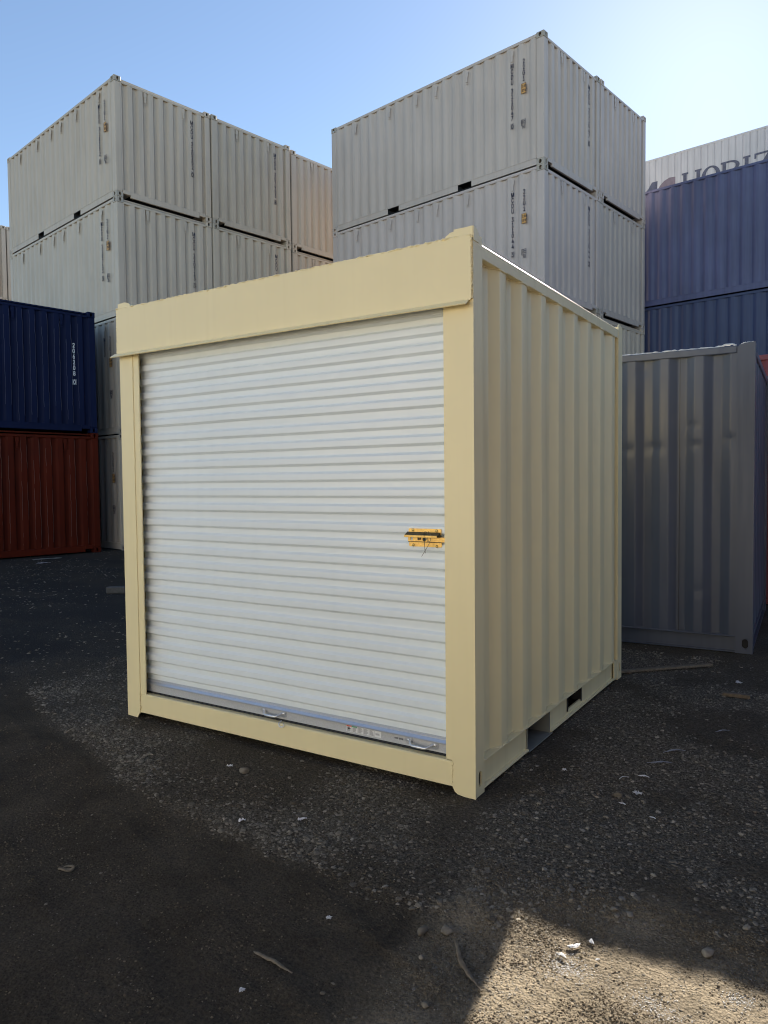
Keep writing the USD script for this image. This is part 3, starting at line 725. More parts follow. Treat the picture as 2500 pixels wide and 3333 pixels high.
    s2, d2, z2, f2 = sheet(corr_profile(-2.33, -0.11, 0.25, 0.04, 0.1, 0.066), 0.150, 2.5, 2)
    obj('rear_panel', (np.c_[s2, D - 0.012 - d2, z2], f2[:, ::-1]), b, t, smooth=34)
    # weld beads where the wall meets the rails
    pth = np.array([[-0.006 - dd + 0.003, ss, 0.1545] for ss, dd in base])
    pp = [pth[0]]
    for a, c in zip(pth[:-1], pth[1:]):
        n = max(1, int(np.linalg.norm(c - a) / 0.012)); pp += [a + (c - a) * (k + 1) / n for k in range(n)]
    obj('weld_bead', tube(pp, 0.0042, 6, 0.6, 12), b, sp_, smooth=40)
    pp2 = np.array(pp); pp2[:, 2] = 2.488
    obj('weld_bead', tube(pp2, 0.004, 6, 0.5, 13), b, sp_, smooth=40)
    # lashing bar recess by the rear post
    obj('vent_cover', cat([bx(-0.045, -0.020, 2.268, 2.296, 2.25, 2.40, 0.006), bx(-0.045, -0.028, 2.256, 2.282, 2.215, 2.255, 0.004)]), b, t)
    # bottom rail: flange, web with two fork openings, lower flange
    segs = [(0.094, 0.670), (1.016, 1.331), (1.604, 2.404)]
    parts = [bx(-0.060, -0.001, 0.096, 2.404, 0.146, 0.153, 0.002)]
    for a, c in segs:
        parts.append(bx(-0.030, -0.020, a, c, 0.030, 0.146))
    for a, c in ((0.096, 0.665), (1.016, 2.330)):
        parts.append(bx(-0.060, -0.001, a, c, 0.016, 0.030, 0.004))
    parts.append(bx(-0.030, -0.020, 1.331, 1.604, 0.030, 0.060))
    obj('bottom_side_rail', cat(parts), b, t)
    obj('bottom_side_rail', cat([bx(-2.437, -2.38, 0.09, 2.40, 0.146, 0.153), bx(-2.418, -2.408, 0.09, 2.40, 0.03, 0.146), bx(-2.437, -2.38, 0.09, 2.40, 0.016, 0.03)]), b, t)
    for k, (a, c) in enumerate(((0.670, 1.016), (1.331, 1.604))):
        zb = 0.016 if k == 0 else 0.05
        parts = [bx(-0.9, -0.012, a, a + 0.005, zb, 0.145), bx(-0.9, -0.012, c - 0.005, c, zb, 0.145), bx(-0.9, -0.02, a + 0.005, c - 0.005, 0.140, 0.145)]
        if k == 0:
            parts.append(bx(-0.9, -0.001, a, c + 0.01, 0.010, 0.016))
        obj('forklift_pocket', cat(parts), PRIMER if k == 0 else DARK, t)
    obj('floor', bx(-2.40, -0.03, 0.10, D - 0.03, 0.124, 0.138), DARK, t)
    obj('rear_sill', bx(-2.32, -0.12, D - 0.05, D - 0.005, 0.03, 0.15), b, t)

    # ---------------- roll-up door
    x0, x1 = -2.334, -0.140
    yr, ye = 0.070, 0.087                                   # raised face, recessed face
    door = obj('roll_up_door', bx(x0 + 0.01, x1, 0.098, 0.102, 0.17, 2.40), DARK, t)
    UsdGeom.Xformable(stage.GetPrimAtPath(door)).AddTranslateOp().Set(Gf.Vec3d(0.014, -0.022, 0.005))
    P = 0.0846
    for sheet_k in range(5):
        ztop = 1.7870 + 0.5172 - 0.5172 * sheet_k
        zbot = ztop - 0.5172 if sheet_k < 4 else 0.2305
        if sheet_k == 4:
            break
        zbot = max(zbot, 0.2260)
        prof = [(ztop + 0.004, ye - 0.0012)]
        zd = ztop - 0.0585                                   # first underside line of this sheet
        prof += [(zd + 0.049, ye - 0.0012), (zd + 0.037, yr), (zd + 0.006, yr), (zd - 0.006, ye)]
        for k in range(1, 6):
            q = zd - P * k
            prof += [(q + 0.049, ye), (q + 0.037, yr), (q + 0.006, yr), (q - 0.006, ye)]
        prof += [(zbot - 0.004, ye + 0.0006)]
        prof = np.array(prof)
        # round the bends
        out = [prof[0]]
        for a, c, e in zip(prof[:-2], prof[1:-1], prof[2:]):
            for o in (a, e):
                dd = o - c; n = np.linalg.norm(dd); out.append(c + dd / n * min(0.0022, n * 0.3))
        out.append(prof[-1]); out = np.array(out)
        xx = np.linspace(x0, x1, 13)
        wob = 0.0026 * (meshkit.fbm(np.stack([xx * 2, xx * 0 + sheet_k, xx * 0], -1), 3, 4) - 0.5)
        v = np.stack([np.repeat(xx[None], len(out), 0), out[:, 1][:, None] + wob[None], np.repeat(out[:, 0][:, None], len(xx), 1) + wob[None] * 1.5], -1)
        n = len(xx); i, j = np.meshgrid(np.arange(len(out) - 1), np.arange(n - 1), indexing='ij'); a = (i * n + j).ravel()
        f = np.vstack([np.c_[a, a + n, a + n + 1], np.c_[a, a + n + 1, a + 1]])
        obj('curtain_panel', (v.reshape(-1, 3), f), CURTAIN, door, smooth=40)
    # galvanised bottom bar with a raised bead, rubber seal, rivets
    bar = Polygon([(0.092, 0.162), (0.070, 0.162), (0.070, 0.2055), (0.0625, 0.2085), (0.0625, 0.2125), (0.074, 0.2245), (0.0745, 0.229), (0.083, 0.236), (0.092, 0.236)])
    obj('bottom_bar', prism(bar, x1 - x0 - 0.004, 'x', x0 + 0.002), GALV, door)
    obj('bar_trim', prism(Polygon([(0.0618, 0.2080), (0.0622, 0.2125), (0.0735, 0.2242), (0.0725, 0.2255), (0.0605, 0.2135), (0.0605, 0.2070)]), x1 - x0 - 0.004, 'x', x0 + 0.002), GALV_TRIM, door)
    obj('rubber_seal', bx(x0, x1, 0.066, 0.094, 0.149, 0.161, 0.004), RUBBER_SLOT_SHADE, door)
    dome_ = trimesh.creation.icosphere(2, 1.0)

    def rivet(x, z, r=0.006, y=0.070):
        v = np.array(dome_.vertices) * [r, r * 0.6, r] + [x, y, z]
        return v, np.array(dome_.faces)
    obj('rivet', rivet(-2.286, 0.190), GALV_TRIM, door, smooth=True)
    for hx0, hx1 in ((-1.338, -1.204), (-0.394, -0.256)):
        path = []
        for u in np.linspace(0, 1, 17):
            e = math.sin(math.pi * u)
            path.append([hx0 + (hx1 - hx0) * u, 0.066 - 0.030 * min(1, e * 1.7), 0.196 - 0.017 * min(1.0, e * 1.5)])
        path = np.array(path)
        rr = 0.0062 + 0.0012 * np.cos(np.linspace(-np.pi, np.pi, 17))
        pads = []
        for hx in (hx0 - 0.004, hx1 + 0.004):
            pads.append(prism(affinity.translate(affinity.scale(Point(0, 0).buffer(0.021, 12), 1.0, 1.0), hx, 0.193), 0.003, 'y', 0.0668))
            pads.append(rivet(hx, 0.193, 0.009, 0.066))
        obj('lift_handle', cat([tube(path, rr, 8)] + pads), GALV_TRIM, door, smooth=40)
    # warning label and small print
    wl = obj('warning_label', bx(-0.776, -0.561, 0.0685, 0.0695, 0.1715, 0.2045), PAPER, door)
    obj('label_header', bx(-0.774, -0.742, 0.0675, 0.0684, 0.1985, 0.2035), LBL_RED, door)
    obj('label_header', bx(-0.741, -0.709, 0.0675, 0.0684, 0.1985, 0.2035), LBL_GREEN, door)
    parts = []
    q = np.random.default_rng(2)
    for c in range(6):
        xa = -0.772 + c * 0.0355
        rows = np.arange(0.1745, 0.1975 if c < 2 else 0.2025, 0.0026)
        for zz in rows:
            if c == 5 and not 0.182 < zz < 0.192:
                continue
            parts.append(bx(xa, xa + 0.028 * q.uniform(0.55, 1), 0.0675, 0.0684, zz, zz + 0.0011))
        if c:
            parts.append(bx(xa - 0.0045, xa - 0.0038, 0.0675, 0.0684, 0.1725, 0.2035))
    obj('small_print', cat(parts), LBL_GREY, door)
    obj('printed_figure', cat([bx(-0.761, -0.756, 0.0670, 0.0684, 0.188, 0.197), bx(-0.765, -0.760, 0.0670, 0.0684, 0.183, 0.190), bx(-0.756, -0.750, 0.0670, 0.0684, 0.184, 0.191)]), INKBLACK, door)
    parts = []
    for zz in (0.190, 0.1855):
        for k in range(12):
            if k == 5:
                continue
            parts.append(bx(-0.481 + k * 0.0042, -0.4783 + k * 0.0042, 0.0690, 0.0697, zz - q.uniform(0, .001), zz + 0.0024))
    obj('small_print', cat(parts), INK, door)
    # latch: a thing's part with its own pieces
    xl, xr = -0.384, -0.205
    flange_t = prism(sbox(xl, 1.214, xr, 1.243).buffer(-0.006).buffer(0.006), 0.004, 'y', 0.0655)
    flange_b = prism(sbox(xl + 0.002, 1.156, xr + 0.002, 1.184).buffer(-0.006).buffer(0.006), 0.004, 'y', 0.0655)
    lat = obj('slide_latch', cat([flange_t, flange_b]), GOLD, t)
    UsdGeom.Xformable(stage.GetPrimAtPath(lat)).AddTranslateOp().Set(Gf.Vec3d(0.011, -0.022, 0.001))
    obj('latch_cover', prism(Polygon([(0.0655, 1.2265), (0.062, 1.2265), (0.034, 1.2125), (0.034, 1.2035), (0.060, 1.212), (0.0655, 1.212)]), 0.180, 'x', xl - 0.006), LATCH_SHADE, lat)
    obj('latch_lip', bx(xl - 0.006, xl + 0.174, 0.030, 0.034, 1.2025, 1.2135, 0.0015), GOLD, lat)
    slot = sbox(xl + 0.004, 1.182, -0.150, 1.204).difference(sbox(xl + 0.018, 1.186, xl + 0.030, 1.201)).difference(affinity.translate(Point(0, 0).buffer(0.010, 10), xl + 0.094, 1.193))
    obj('slide_bolt', prism(slot, 0.005, 'y', 0.052), GOLD, lat)
    obj('bolt_stop', cat([bx(xl + 0.060, xl + 0.068, 0.044, 0.052, 1.188, 1.206, 0.002), bx(xl + 0.071, xl + 0.077, 0.046, 0.052, 1.190, 1.206, 0.002)]), BARK2, lat)
    obj('latch_bracket', cat([bx(xl + 0.002, xr, 0.0575, 0.066, 1.178, 1.182), bx(xl + 0.002, xr, 0.0575, 0.066, 1.204, 1.208)]), DARK, lat)
    for x, zz in ((xl + 0.025, 1.236), (xr - 0.025, 1.234), (xl + 0.026, 1.163), (xr - 0.024, 1.160)):
        obj('rivet', rivet(x, zz, 0.0072, 0.0645), GOLD_DARK, lat, smooth=True)
    wp = []
    for ua in np.linspace(0, math.pi, 10):
        wp.append([xl + 0.112 - 0.011 * math.cos(ua), 0.040 - 0.008 * math.sin(ua), 1.214 + 0.018 * math.sin(ua)])
    w1 = [[xl + 0.101, 0.040, 1.206], *wp, [xl + 0.124, 0.030, 1.20], [xl + 0.130, 0.036, 1.175], [xl + 0.112, 0.040, 1.15], [xl + 0.088, 0.036, 1.112]]
    w2 = [[xl + 0.124, 0.034, 1.222], [xl + 0.131, 0.028, 1.233], [xl + 0.138, 0.032, 1.222], [xl + 0.140, 0.034, 1.19], [xl + 0.122, 0.038, 1.18], [xl + 0.115, 0.034, 1.20], [xl + 0.106, 0.030, 1.212], [xl + 0.104, 0.034, 1.185], [xl + 0.106, 0.040, 1.128]]
    obj('wire_tie', cat([tube(w1, 0.0014, 5), tube(w2, 0.0014, 5)]), WIRE, lat)
    # pull hook of white cord under the bar
    hk = [[-1.205, 0.055, 0.158], [-1.203, 0.030, 0.150], [-1.192, 0.020, 0.140], [-1.176, 0.016, 0.138], [-1.160, 0.014, 0.142], [-1.152, 0.014, 0.152], [-1.158, 0.016, 0.160]]
    obj('pull_hook', tube(hk, 0.0035, 6), PAPER, door)
    return t


main_container()

# ------------------------------------------------------------------ ground
YB = np.array([(-40, 9.0), (-9, 1.9), (-4.3, 0.24), (-2.48, -0.44), (-1.83, -0.65), (-1.05, -0.80), (-0.43, -0.90), (-0.05, -0.92), (0.23, -0.95), (0.46, -0.90), (0.62, -0.72), (0.9, -0.60), (1.3, -0.52), (3, -0.4), (40, -0.4)])


def edge_dist(x, y):
    """Signed distance-like measure: > 0 on the gravel side of the wheel-packed track."""
    w = 0.10 * (meshkit.fbm(np.stack([x * 3.1, y * 3.1, x * 0], -1), 3, 9) - 0.5) * 2
    return y - np.interp(x, YB[:, 0], YB[:, 1]) + w


def smooth01(a, lo, hi):
    t = np.clip((a - lo) / (hi - lo), 0, 1); return t * t * (3 - 2 * t)


def ground_z(x, y):
    p = np.stack([x, y, x * 0], -1)
    e = edge_dist(x, y)
    g = smooth01(e, -0.05, 0.12)
    h = -0.010 + 0.016 * g
    h = h + 0.022 * (meshkit.fbm(p * 1.1, 3, 1) - 0.5) + 0.012 * (meshkit.fbm(p * 5.0, 3, 2) - 0.5)
    near = np.exp(-((x - 0) ** 2 + (y - 0) ** 2) / 14.0)
    h = h + near * (0.010 * (meshkit.fbm(p * 18.0, 3, 3) - 0.5) * (0.45 + 0.55 * g) + 0.011 * (meshkit.fbm(p * 55.0, 2, 5) - 0.5) * (0.35 + 0.65 * g))
    # stay below the feet of the cream and grey containers
    for (cx, cy, hx, hy) in ((-1.219, 1.25, 1.30, 1.33), (-0.55, 4.9, 1.45, 1.4)):
        dd = np.maximum(np.abs(x - cx) - hx, np.abs(y - cy) - hy)
        k = 1 - smooth01(dd, -0.05, 0.15)
        h = h * (1 - k) + np.minimum(h, -0.004) * k
    for cx, cy in ((-0.05, 0.04), (-2.40, 0.04), (-0.03, 2.46)):
        h = np.where((np.abs(x - cx) < 0.07) & (np.abs(y - cy) < 0.05), 0.001, h)
    # old wheel scars along the packed track
    t1, t2 = 0.95 * x - 0.31 * y, 0.31 * x + 0.95 * y
    scar = meshkit.fbm(np.stack([t1 * 1.6, t2 * 9.0, x * 0], -1), 3, 12)
    h = h + near * (1 - g) * (0.022 * (scar - 0.5) + 0.010 * np.abs(meshkit.fbm(np.stack([t1 * 3.5, t2 * 16.0, x * 0], -1), 2, 14) - 0.5))
    far = smooth01(np.hypot(x, y), 6, 9)
    return h * (1 - 0.75 * far)


def axis_coords(dense0, dense1, step, far):
    d = list(np.arange(dense0, dense1, step)); s = step; a = d[-1]; hi = []
    while a < far:
        s = min(s * 1.10, 40); a += s; hi.append(a)
    s = step; a = d[0]; lo = []
    while a > -far:
        s = min(s * 1.10, 40); a -= s; lo.append(a)
    return np.array(lo[::-1] + d + hi)


gx = axis_coords(-2.6, 1.7, 0.0095, 320.0); gy = axis_coords(-2.1, 1.4, 0.0095, 320.0)
X, Y = np.meshgrid(gx, gy, indexing='xy')
Z = ground_z(X, Y)
nx, ny = len(gx), len(gy)
i, j = np.meshgrid(np.arange(ny - 1), np.arange(nx - 1), indexing='ij'); a = (i * nx + j).ravel()
gf = np.vstack([np.c_[a, a + 1, a + nx + 1], np.c_[a, a + nx + 1, a + nx]])
E_ = edge_dist(X, Y)
patch = meshkit.fbm(np.stack([X * 2.2, Y * 2.2, X * 0], -1), 3, 21)
grav = smooth01(E_, -0.06, 0.10) * (0.35 + 0.65 * smooth01(patch, 0.35, 0.6))

ground_mat = usdkit.material(stage, '/World/Looks/yard_dirt', {
    'g': ('geometry', {}),
    'a': ('attribute', {'attribute': 'gravel'}),
    'n1': ('noise_texture', {'scale': 3.0, 'detail': 6.0, 'roughness': 0.6}),
    'n2': ('noise_texture', {'scale': 75.0, 'detail': 7.0, 'roughness': 0.75}),
    'v': ('voronoi_texture', {'scale': 95.0}),
    'd': ('rgb_ramp', {'ramp': [(0.3, (0.050, 0.040, 0.028)), (0.55, (0.074, 0.060, 0.043)), (0.8, (0.100, 0.083, 0.060))]}),
    's': ('rgb_ramp', {'ramp': [(0.3, (0.038, 0.032, 0.024)), (0.5, (0.105, 0.091, 0.070)), (0.72, (0.20, 0.177, 0.139))]}),
    'f': ('rgb_ramp', {'ramp': [(0.28, (0.40, 0.40, 0.40)), (0.68, (1.40, 1.40, 1.40))]}),
    'mx': ('mix_color', {'blend_type': 'mix'}),
    'ad': ('attribute', {'attribute': 'left_dark'}), 'ck': ('mix_color', {'blend_type': 'mix', 'b': (0.022, 0.022, 0.023)}),
    'at': ('attribute', {'attribute': 'sun_tint'}), 'dk': ('mix_color', {'blend_type': 'mix', 'b': (0.27, 0.222, 0.155)}),
    'mm': ('mix_color', {'blend_type': 'multiply', 'fac': 1.0, 'use_clamp': False}),
    'b1': ('bump', {'strength': 1.0, 'distance': 0.011}),
    'b2': ('bump', {'strength': 0.8, 'distance': 0.006, 'invert': True}),
    'p': ('principled_bsdf', {'roughness': 0.92, 'specular_ior_level': 0.15})},
    [('g.position', 'n1.vector'), ('g.position', 'n2.vector'), ('g.position', 'v.vector'), ('n1.fac', 'd.fac'), ('n2.fac', 's.fac'), ('a.fac', 'mx.fac'), ('d.color', 'mx.a'), ('s.color', 'mx.b'),
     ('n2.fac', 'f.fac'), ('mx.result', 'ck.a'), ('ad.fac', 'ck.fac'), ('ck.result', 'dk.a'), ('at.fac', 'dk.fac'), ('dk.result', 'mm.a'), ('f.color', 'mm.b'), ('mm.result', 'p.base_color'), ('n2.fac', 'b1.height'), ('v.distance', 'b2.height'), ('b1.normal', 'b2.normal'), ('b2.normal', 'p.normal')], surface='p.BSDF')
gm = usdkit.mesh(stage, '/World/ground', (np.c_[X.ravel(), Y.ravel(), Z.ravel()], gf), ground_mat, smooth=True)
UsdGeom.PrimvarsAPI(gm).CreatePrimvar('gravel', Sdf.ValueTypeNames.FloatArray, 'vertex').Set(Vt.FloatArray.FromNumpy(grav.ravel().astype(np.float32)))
left_dark = 0.85 * smooth01(-X + 0.6 * Y + 1.2 * (patch - 0.5), 2.6, 5.5) * (0.65 + 0.35 * smooth01(patch, 0.35, 0.6))  # darkens the ground colour towards the far left
left_dark = np.where(Y < -1.8, 0, left_dark)
UsdGeom.PrimvarsAPI(gm).CreatePrimvar('left_dark', Sdf.ValueTypeNames.FloatArray, 'vertex').Set(Vt.FloatArray.FromNumpy(left_dark.ravel().astype(np.float32)))
sun_tint = 0.85 * smooth01(X + 0.5 * (patch - 0.5), 0.18, 0.46) * (1 - smooth01(Y + 0.5 * (patch - 0.5), -0.75, -0.35)) * (0.55 + 0.45 * smooth01(meshkit.fbm(np.stack([X * 5, Y * 5, X * 0], -1), 3, 33), 0.35, 0.6))  # sunlight painted into the ground colour around the lit patch
UsdGeom.PrimvarsAPI(gm).CreatePrimvar('sun_tint', Sdf.ValueTypeNames.FloatArray, 'vertex').Set(Vt.FloatArray.FromNumpy(sun_tint.ravel().astype(np.float32)))
tag('/World/ground', 'dark packed dirt and gravel yard', 'ground', kind='structure')

stone_mat = usdkit.material(stage, '/World/Looks/gravel_stone', {
    'o': ('object_info', {}), 'g': ('geometry', {}),
    'n': ('noise_texture', {'scale': 60.0, 'detail': 4.0, 'roughness': 0.6}),
    'c': ('rgb_ramp', {'ramp': [(0.0, (0.075, 0.063, 0.048)), (0.35, (0.150, 0.131, 0.103)), (0.7, (0.205, 0.182, 0.146)), (0.93, (0.245, 0.215, 0.168)), (1.0, (0.33, 0.295, 0.24))]}),
    'f': ('rgb_ramp', {'ramp': [(0.3, (0.72, 0.72, 0.72)), (0.7, (1.15, 1.15, 1.15))]}),
    'm': ('mix_color', {'blend_type': 'multiply', 'fac': 1.0, 'use_clamp': False}),
    'b': ('bump', {'strength': 0.5, 'distance': 0.003}),
    'p': ('principled_bsdf', {'roughness': 0.85, 'specular_ior_level': 0.25})},
    [('o.random', 'c.fac'), ('g.position', 'n.vector'), ('n.fac', 'f.fac'), ('c.color', 'm.a'), ('f.color', 'm.b'), ('m.result', 'p.base_color'), ('n.fac', 'b.height'), ('b.normal', 'p.normal')], surface='p.BSDF')


def stone(seed, sub=1, flat=0.6):
    g = np.random.default_rng(seed)
    pts = g.normal(size=(26, 3)); pts /= np.linalg.norm(pts, axis=1, keepdims=True)
    pts *= g.uniform(0.82, 1.0, (26, 1)) * np.array([1.0, g.uniform(0.62, 0.9), g.uniform(flat - 0.12, flat + 0.12)])
    h = trimesh.convex.convex_hull(pts)
    if sub > 1:
        h = h.subdivide().subdivide(); h = trimesh.smoothing.filter_laplacian(h, iterations=3)
    v = np.array(h.vertices); f = np.array(h.faces)
    if sub > 1:
        v = v * (1 + 0.08 * (meshkit.fbm(v * 2.5 + seed, 3, seed) - 0.5)[:, None])
    return v, f


def instancer(name, protos, mat, pos, scale, ang, tilt, label, category):
    path = '/World/' + numbered('/World', name)
    pi = UsdGeom.PointInstancer.Define(stage, path)
    UsdGeom.Scope.Define(stage, path + '/shapes')
    for k, ms in enumerate(protos):
        p = f'{path}/shapes/stone' + (f'_{k:03d}' if k else '')
        usdkit.mesh(stage, p, ms, mat, smooth=28)
        pi.CreatePrototypesRel().AddTarget(p)
    n = len(pos)
    g = np.random.default_rng(n)
    pi.CreateProtoIndicesAttr(Vt.IntArray.FromNumpy(g.integers(0, len(protos), n).astype(np.int32)))
    pi.CreatePositionsAttr(Vt.Vec3fArray.FromNumpy(np.asarray(pos, np.float32)))
    pi.CreateScalesAttr(Vt.Vec3fArray.FromNumpy(np.asarray(scale, np.float32)))
    ca, sa = np.cos(ang / 2), np.sin(ang / 2); cb, sb = np.cos(tilt / 2), np.sin(tilt / 2)
    q = np.c_[ca * cb, ca * sb, sa * sb, sa * cb]
    pi.CreateOrientationsAttr(Vt.QuathArray([Gf.Quath(float(a), float(b), float(c), float(d)) for a, b, c, d in q]))
    tag(path, label, category, kind='stuff')
    return path


def inside(x, y):
    return ((x > -2.5) & (x < 0.02) & (y > -0.02) & (y < 2.53)) & ~((x > -0.10) | (y < 0.15))


def scatter():
    g = np.random.default_rng(17)
    P, S = [], []

    def add(n, x0, x1, y0, y1, smin, smax, dens, power=2.4):
        x, y = g.uniform(x0, x1, n), g.uniform(y0, y1, n)
        keep = g.random(n) < dens(x, y)
        x, y = x[keep], y[keep]
        keep = ~inside(x, y); x, y = x[keep], y[keep]
        s = smin + (smax - smin) * g.random(len(x)) ** power
        z = ground_z(x, y) - s * 0.05
        P.append(np.c_[x, y, z]); S.append(s)

    def pat(x, y, sc, sd):
        return smooth01(meshkit.fbm(np.stack([x * sc, y * sc, x * 0], -1), 3, sd), 0.36, 0.62)

    def berm(x, y):
        e = edge_dist(x, y)
        return np.clip(smooth01(e, -0.03, 0.06) * (1 - smooth01(e, 0.10, 0.50)) * (0.25 + 0.75 * pat(x, y, 3.0, 31)), 0, 1) * np.where(x > 0.55, 0.5, 1)

    def field(x, y):
        e = edge_dist(x, y)
        return smooth01(e, 0.0, 0.25) * (0.10 + 0.90 * pat(x, y, 2.2, 21)) * 0.8

    def track(x, y):
        e = edge_dist(x, y)
        return (1 - smooth01(e, -0.3, 0.0)) * (0.03 + 0.6 * pat(x, y, 2.6, 41) ** 3)
    add(46000, -3.6, 1.6, -1.3, 1.2, 0.003, 0.0125, berm, 1.5)
    add(5200, -3.6, 1.6, -1.3, 1.2, 0.008, 0.023, berm, 2.2)
    add(90000, -3.8, 1.7, -1.1, 3.4, 0.002, 0.0070, field, 1.5)
    add(34000, -3.8, 1.7, -1.1, 3.6, 0.004, 0.016, field, 2.2)
    add(12000, -2.6, 1.5, -2.1, 0.3, 0.0012, 0.0045, track, 2.0)
    add(700, -2.6, 1.5, -2.1, 0.3, 0.003, 0.010, track, 3.0)
    lit = lambda x, y: ((x > 0.30) & (y < -0.55)) * (0.25 + 0.75 * pat(x, y, 4.0, 51))
    add(24000, 0.30, 1.5, -1.75, -0.5, 0.0012, 0.0045, lit, 1.8)
    add(1500, 0.30, 1.5, -1.75, -0.5, 0.003, 0.009, lit, 2.6)
    farf = lambda x, y: (0.05 + 0.95 * pat(x, y, 1.0, 61)) * np.where(x > -3.6, (y > 3.2), 1.0) * 0.8
    add(16000, -14.5, -3.6, -0.4, 9.5, 0.005, 0.020, farf, 3.0)
    add(5000, -3.6, 2.6, 3.2, 9.0, 0.004, 0.022, farf, 2.6)
    return np.vstack(P), np.concatenate(S)


pos, sc = scatter()
g = np.random.default_rng(23)
n = len(pos)
instancer('gravel', [stone(100 + k, 1, 0.5) for k in range(12)], stone_mat, pos, np.repeat(sc[:, None], 3, 1), g.uniform(0, 2 * math.pi, n), g.normal(0, 0.25, n), 'loose grey gravel and grit scattered over the dirt', 'gravel')
clod_mat = usdkit.material(stage, '/World/Looks/dirt_clod', {
    'o': ('object_info', {}), 'c': ('rgb_ramp', {'ramp': [(0.0, (0.085, 0.066, 0.045)), (0.6, (0.135, 0.110, 0.076)), (1.0, (0.21, 0.175, 0.125))]}),
    'p': ('principled_bsdf', {'roughness': 0.95, 'specular_ior_level': 0.1})}, [('o.random', 'c.fac'), ('c.color', 'p.base_color')], surface='p.BSDF')
cp, cs = [], []
for k, x0, x1, y0, y1, s0, s1, pw in ((52000, 0.25, 1.5, -1.8, -0.45, 0.0013, 0.0052, 2.0), (26000, -2.4, 0.5, -2.0, -0.4, 0.0012, 0.0058, 3.0), (14000, -3.2, 1.6, -0.9, 0.6, 0.0015, 0.006, 2.4)):
    x, y = g.uniform(x0, x1, k), g.uniform(y0, y1, k)
    dens = smooth01(meshkit.fbm(np.stack([x * 4.5, y * 4.5, x * 0], -1), 3, 77), 0.33, 0.62) * (1.0 if x0 > 0 else 0.5)
    keep = (g.random(k) < 0.06 + dens) & ~inside(x, y); x, y = x[keep], y[keep]
    s = s0 + (s1 - s0) * g.random(len(x)) ** pw
    cp.append(np.c_[x, y, ground_z(x, y) + s * 0.2]); cs.append(s)
cp, cs = np.vstack(cp), np.concatenate(cs); n = len(cp)
instancer('dirt_crumbs', [stone(500 + k, 1, 0.65) for k in range(6)], clod_mat, cp, np.repeat(cs[:, None], 3, 1), g.uniform(0, 6.28, n), g.normal(0, 0.3, n), 'brown crumbs and small clods of dirt on the packed ground', 'dirt')
# white lime-like specks in three spots of the sunlit patch
pp, ss = [], []
for cx, cy, r, k in ((0.735, -0.90, 0.085, 650), (0.985, -0.93, 0.075, 430), (1.20, -0.79, 0.05, 260), (1.06, -0.96, 0.05, 160)):
    x = cx + r * g.normal(0, 0.5, k); y = cy + r * 0.8 * g.normal(0, 0.5, k)
    s = 0.0007 + 0.0024 * g.random(k) ** 2.5
    pp.append(np.c_[x, y, ground_z(x, y) + s * 0.3]); ss.append(s)
pp, ss = np.vstack(pp), np.concatenate(ss); n = len(pp)
instancer('white_grit', [stone(300 + k, 1, 0.55) for k in range(3)], LIME, pp, np.repeat(ss[:, None], 3, 1), g.uniform(0, 6.28, n), g.normal(0, 0.3, n), 'white chalky specks strewn on the sunlit dirt', 'grit')

# ------------------------------------------------------------------ single stones, sticks, boards, feathers and litter


def gz(x, y):
    return float(ground_z(np.array([x]), np.array([y]))[0])


for k, (x, y, s, lab) in enumerate([(-1.135, -0.327, 0.032, 'flat oval grey stone in the gravel below the left end of the door'), (-0.682, -0.482, 0.020, 'rounded grey stone alone on bare dirt in front of the sill middle'),
                                    (0.455, -1.285, 0.016, 'smooth grey pebble at the bottom, left of the sunlit patch'), (0.177, -1.396, 0.010, 'small round pebble at the end of a clod ridge, bottom centre'),
                                    (0.342, -1.109, 0.013, 'small angular stone on the dark track left of the long stick'), (-0.795, -0.764, 0.013, 'lone brownish stone next to a white scrap on the track edge'),
                                    (0.275, -0.985, 0.028, 'largest light grey stone at the tip of the gravel edge'), (0.345, -0.945, 0.026, 'light grey stone beside the largest one at the gravel edge'), (1.09, -0.62, 0.030, 'smooth light stone in the shade above the sunlit patch'), (1.30, -0.42, 0.016, 'pale rounded stone at the right edge above the sunlit patch'),
                                    (0.55, 0.37, 0.024, 'angular brown stone among the white feathers, right of the corner post')]):
    single('stone', (stone(400 + k, 3, 0.6)[0] * s, stone(400 + k, 3, 0.6)[1]), stone_mat, lab, 'stone', (x, y, gz(x, y) + s * 0.28), k * 1.3, smooth=True)


def stick(a, b, w, seed, bend=0.03):
    g = np.random.default_rng(seed)
    a, b = np.array(a), np.array(b); d = b - a; L = np.linalg.norm(d); nrm = np.array([-d[1], d[0]]) / L
    u = np.linspace(0, 1, 22)
    off = bend * L * np.sin(u * math.pi) + 0.006 * np.cumsum(g.normal(0, 0.2, 22))
    p = a + u[:, None] * d + off[:, None] * nrm
    z = ground_z(p[:, 0], p[:, 1]) + w * 0.7 + 0.004
    c = p.mean(0)
    r = w * (0.35 + 0.65 * np.sin(np.clip(u * 1.15, 0, 1) * math.pi) ** 0.6) * g.uniform(0.85, 1.15, 22)
    v, f = tube(np.c_[p - c, z - z.mean()], r, 8, 0.12, seed)
    v[:, 2] = (v[:, 2]) * 0.8
    return (v, f), (c[0], c[1], float(z.mean()))


ms, lc = stick((-0.116, -1.37), (0.051, -1.38), 0.006, 3, 0.05)
single('stick', ms, BARK, 'short grey-green stick lying on the dark dirt, bottom centre', 'stick', lc, smooth=40)
ms, lc = stick((0.394, -0.977), (0.569, -1.152), 0.0075, 4, -0.06)
single('stick', ms, BARK2, 'long brown splinter of wood pointing at the sunlit patch', 'stick', lc, smooth=40)


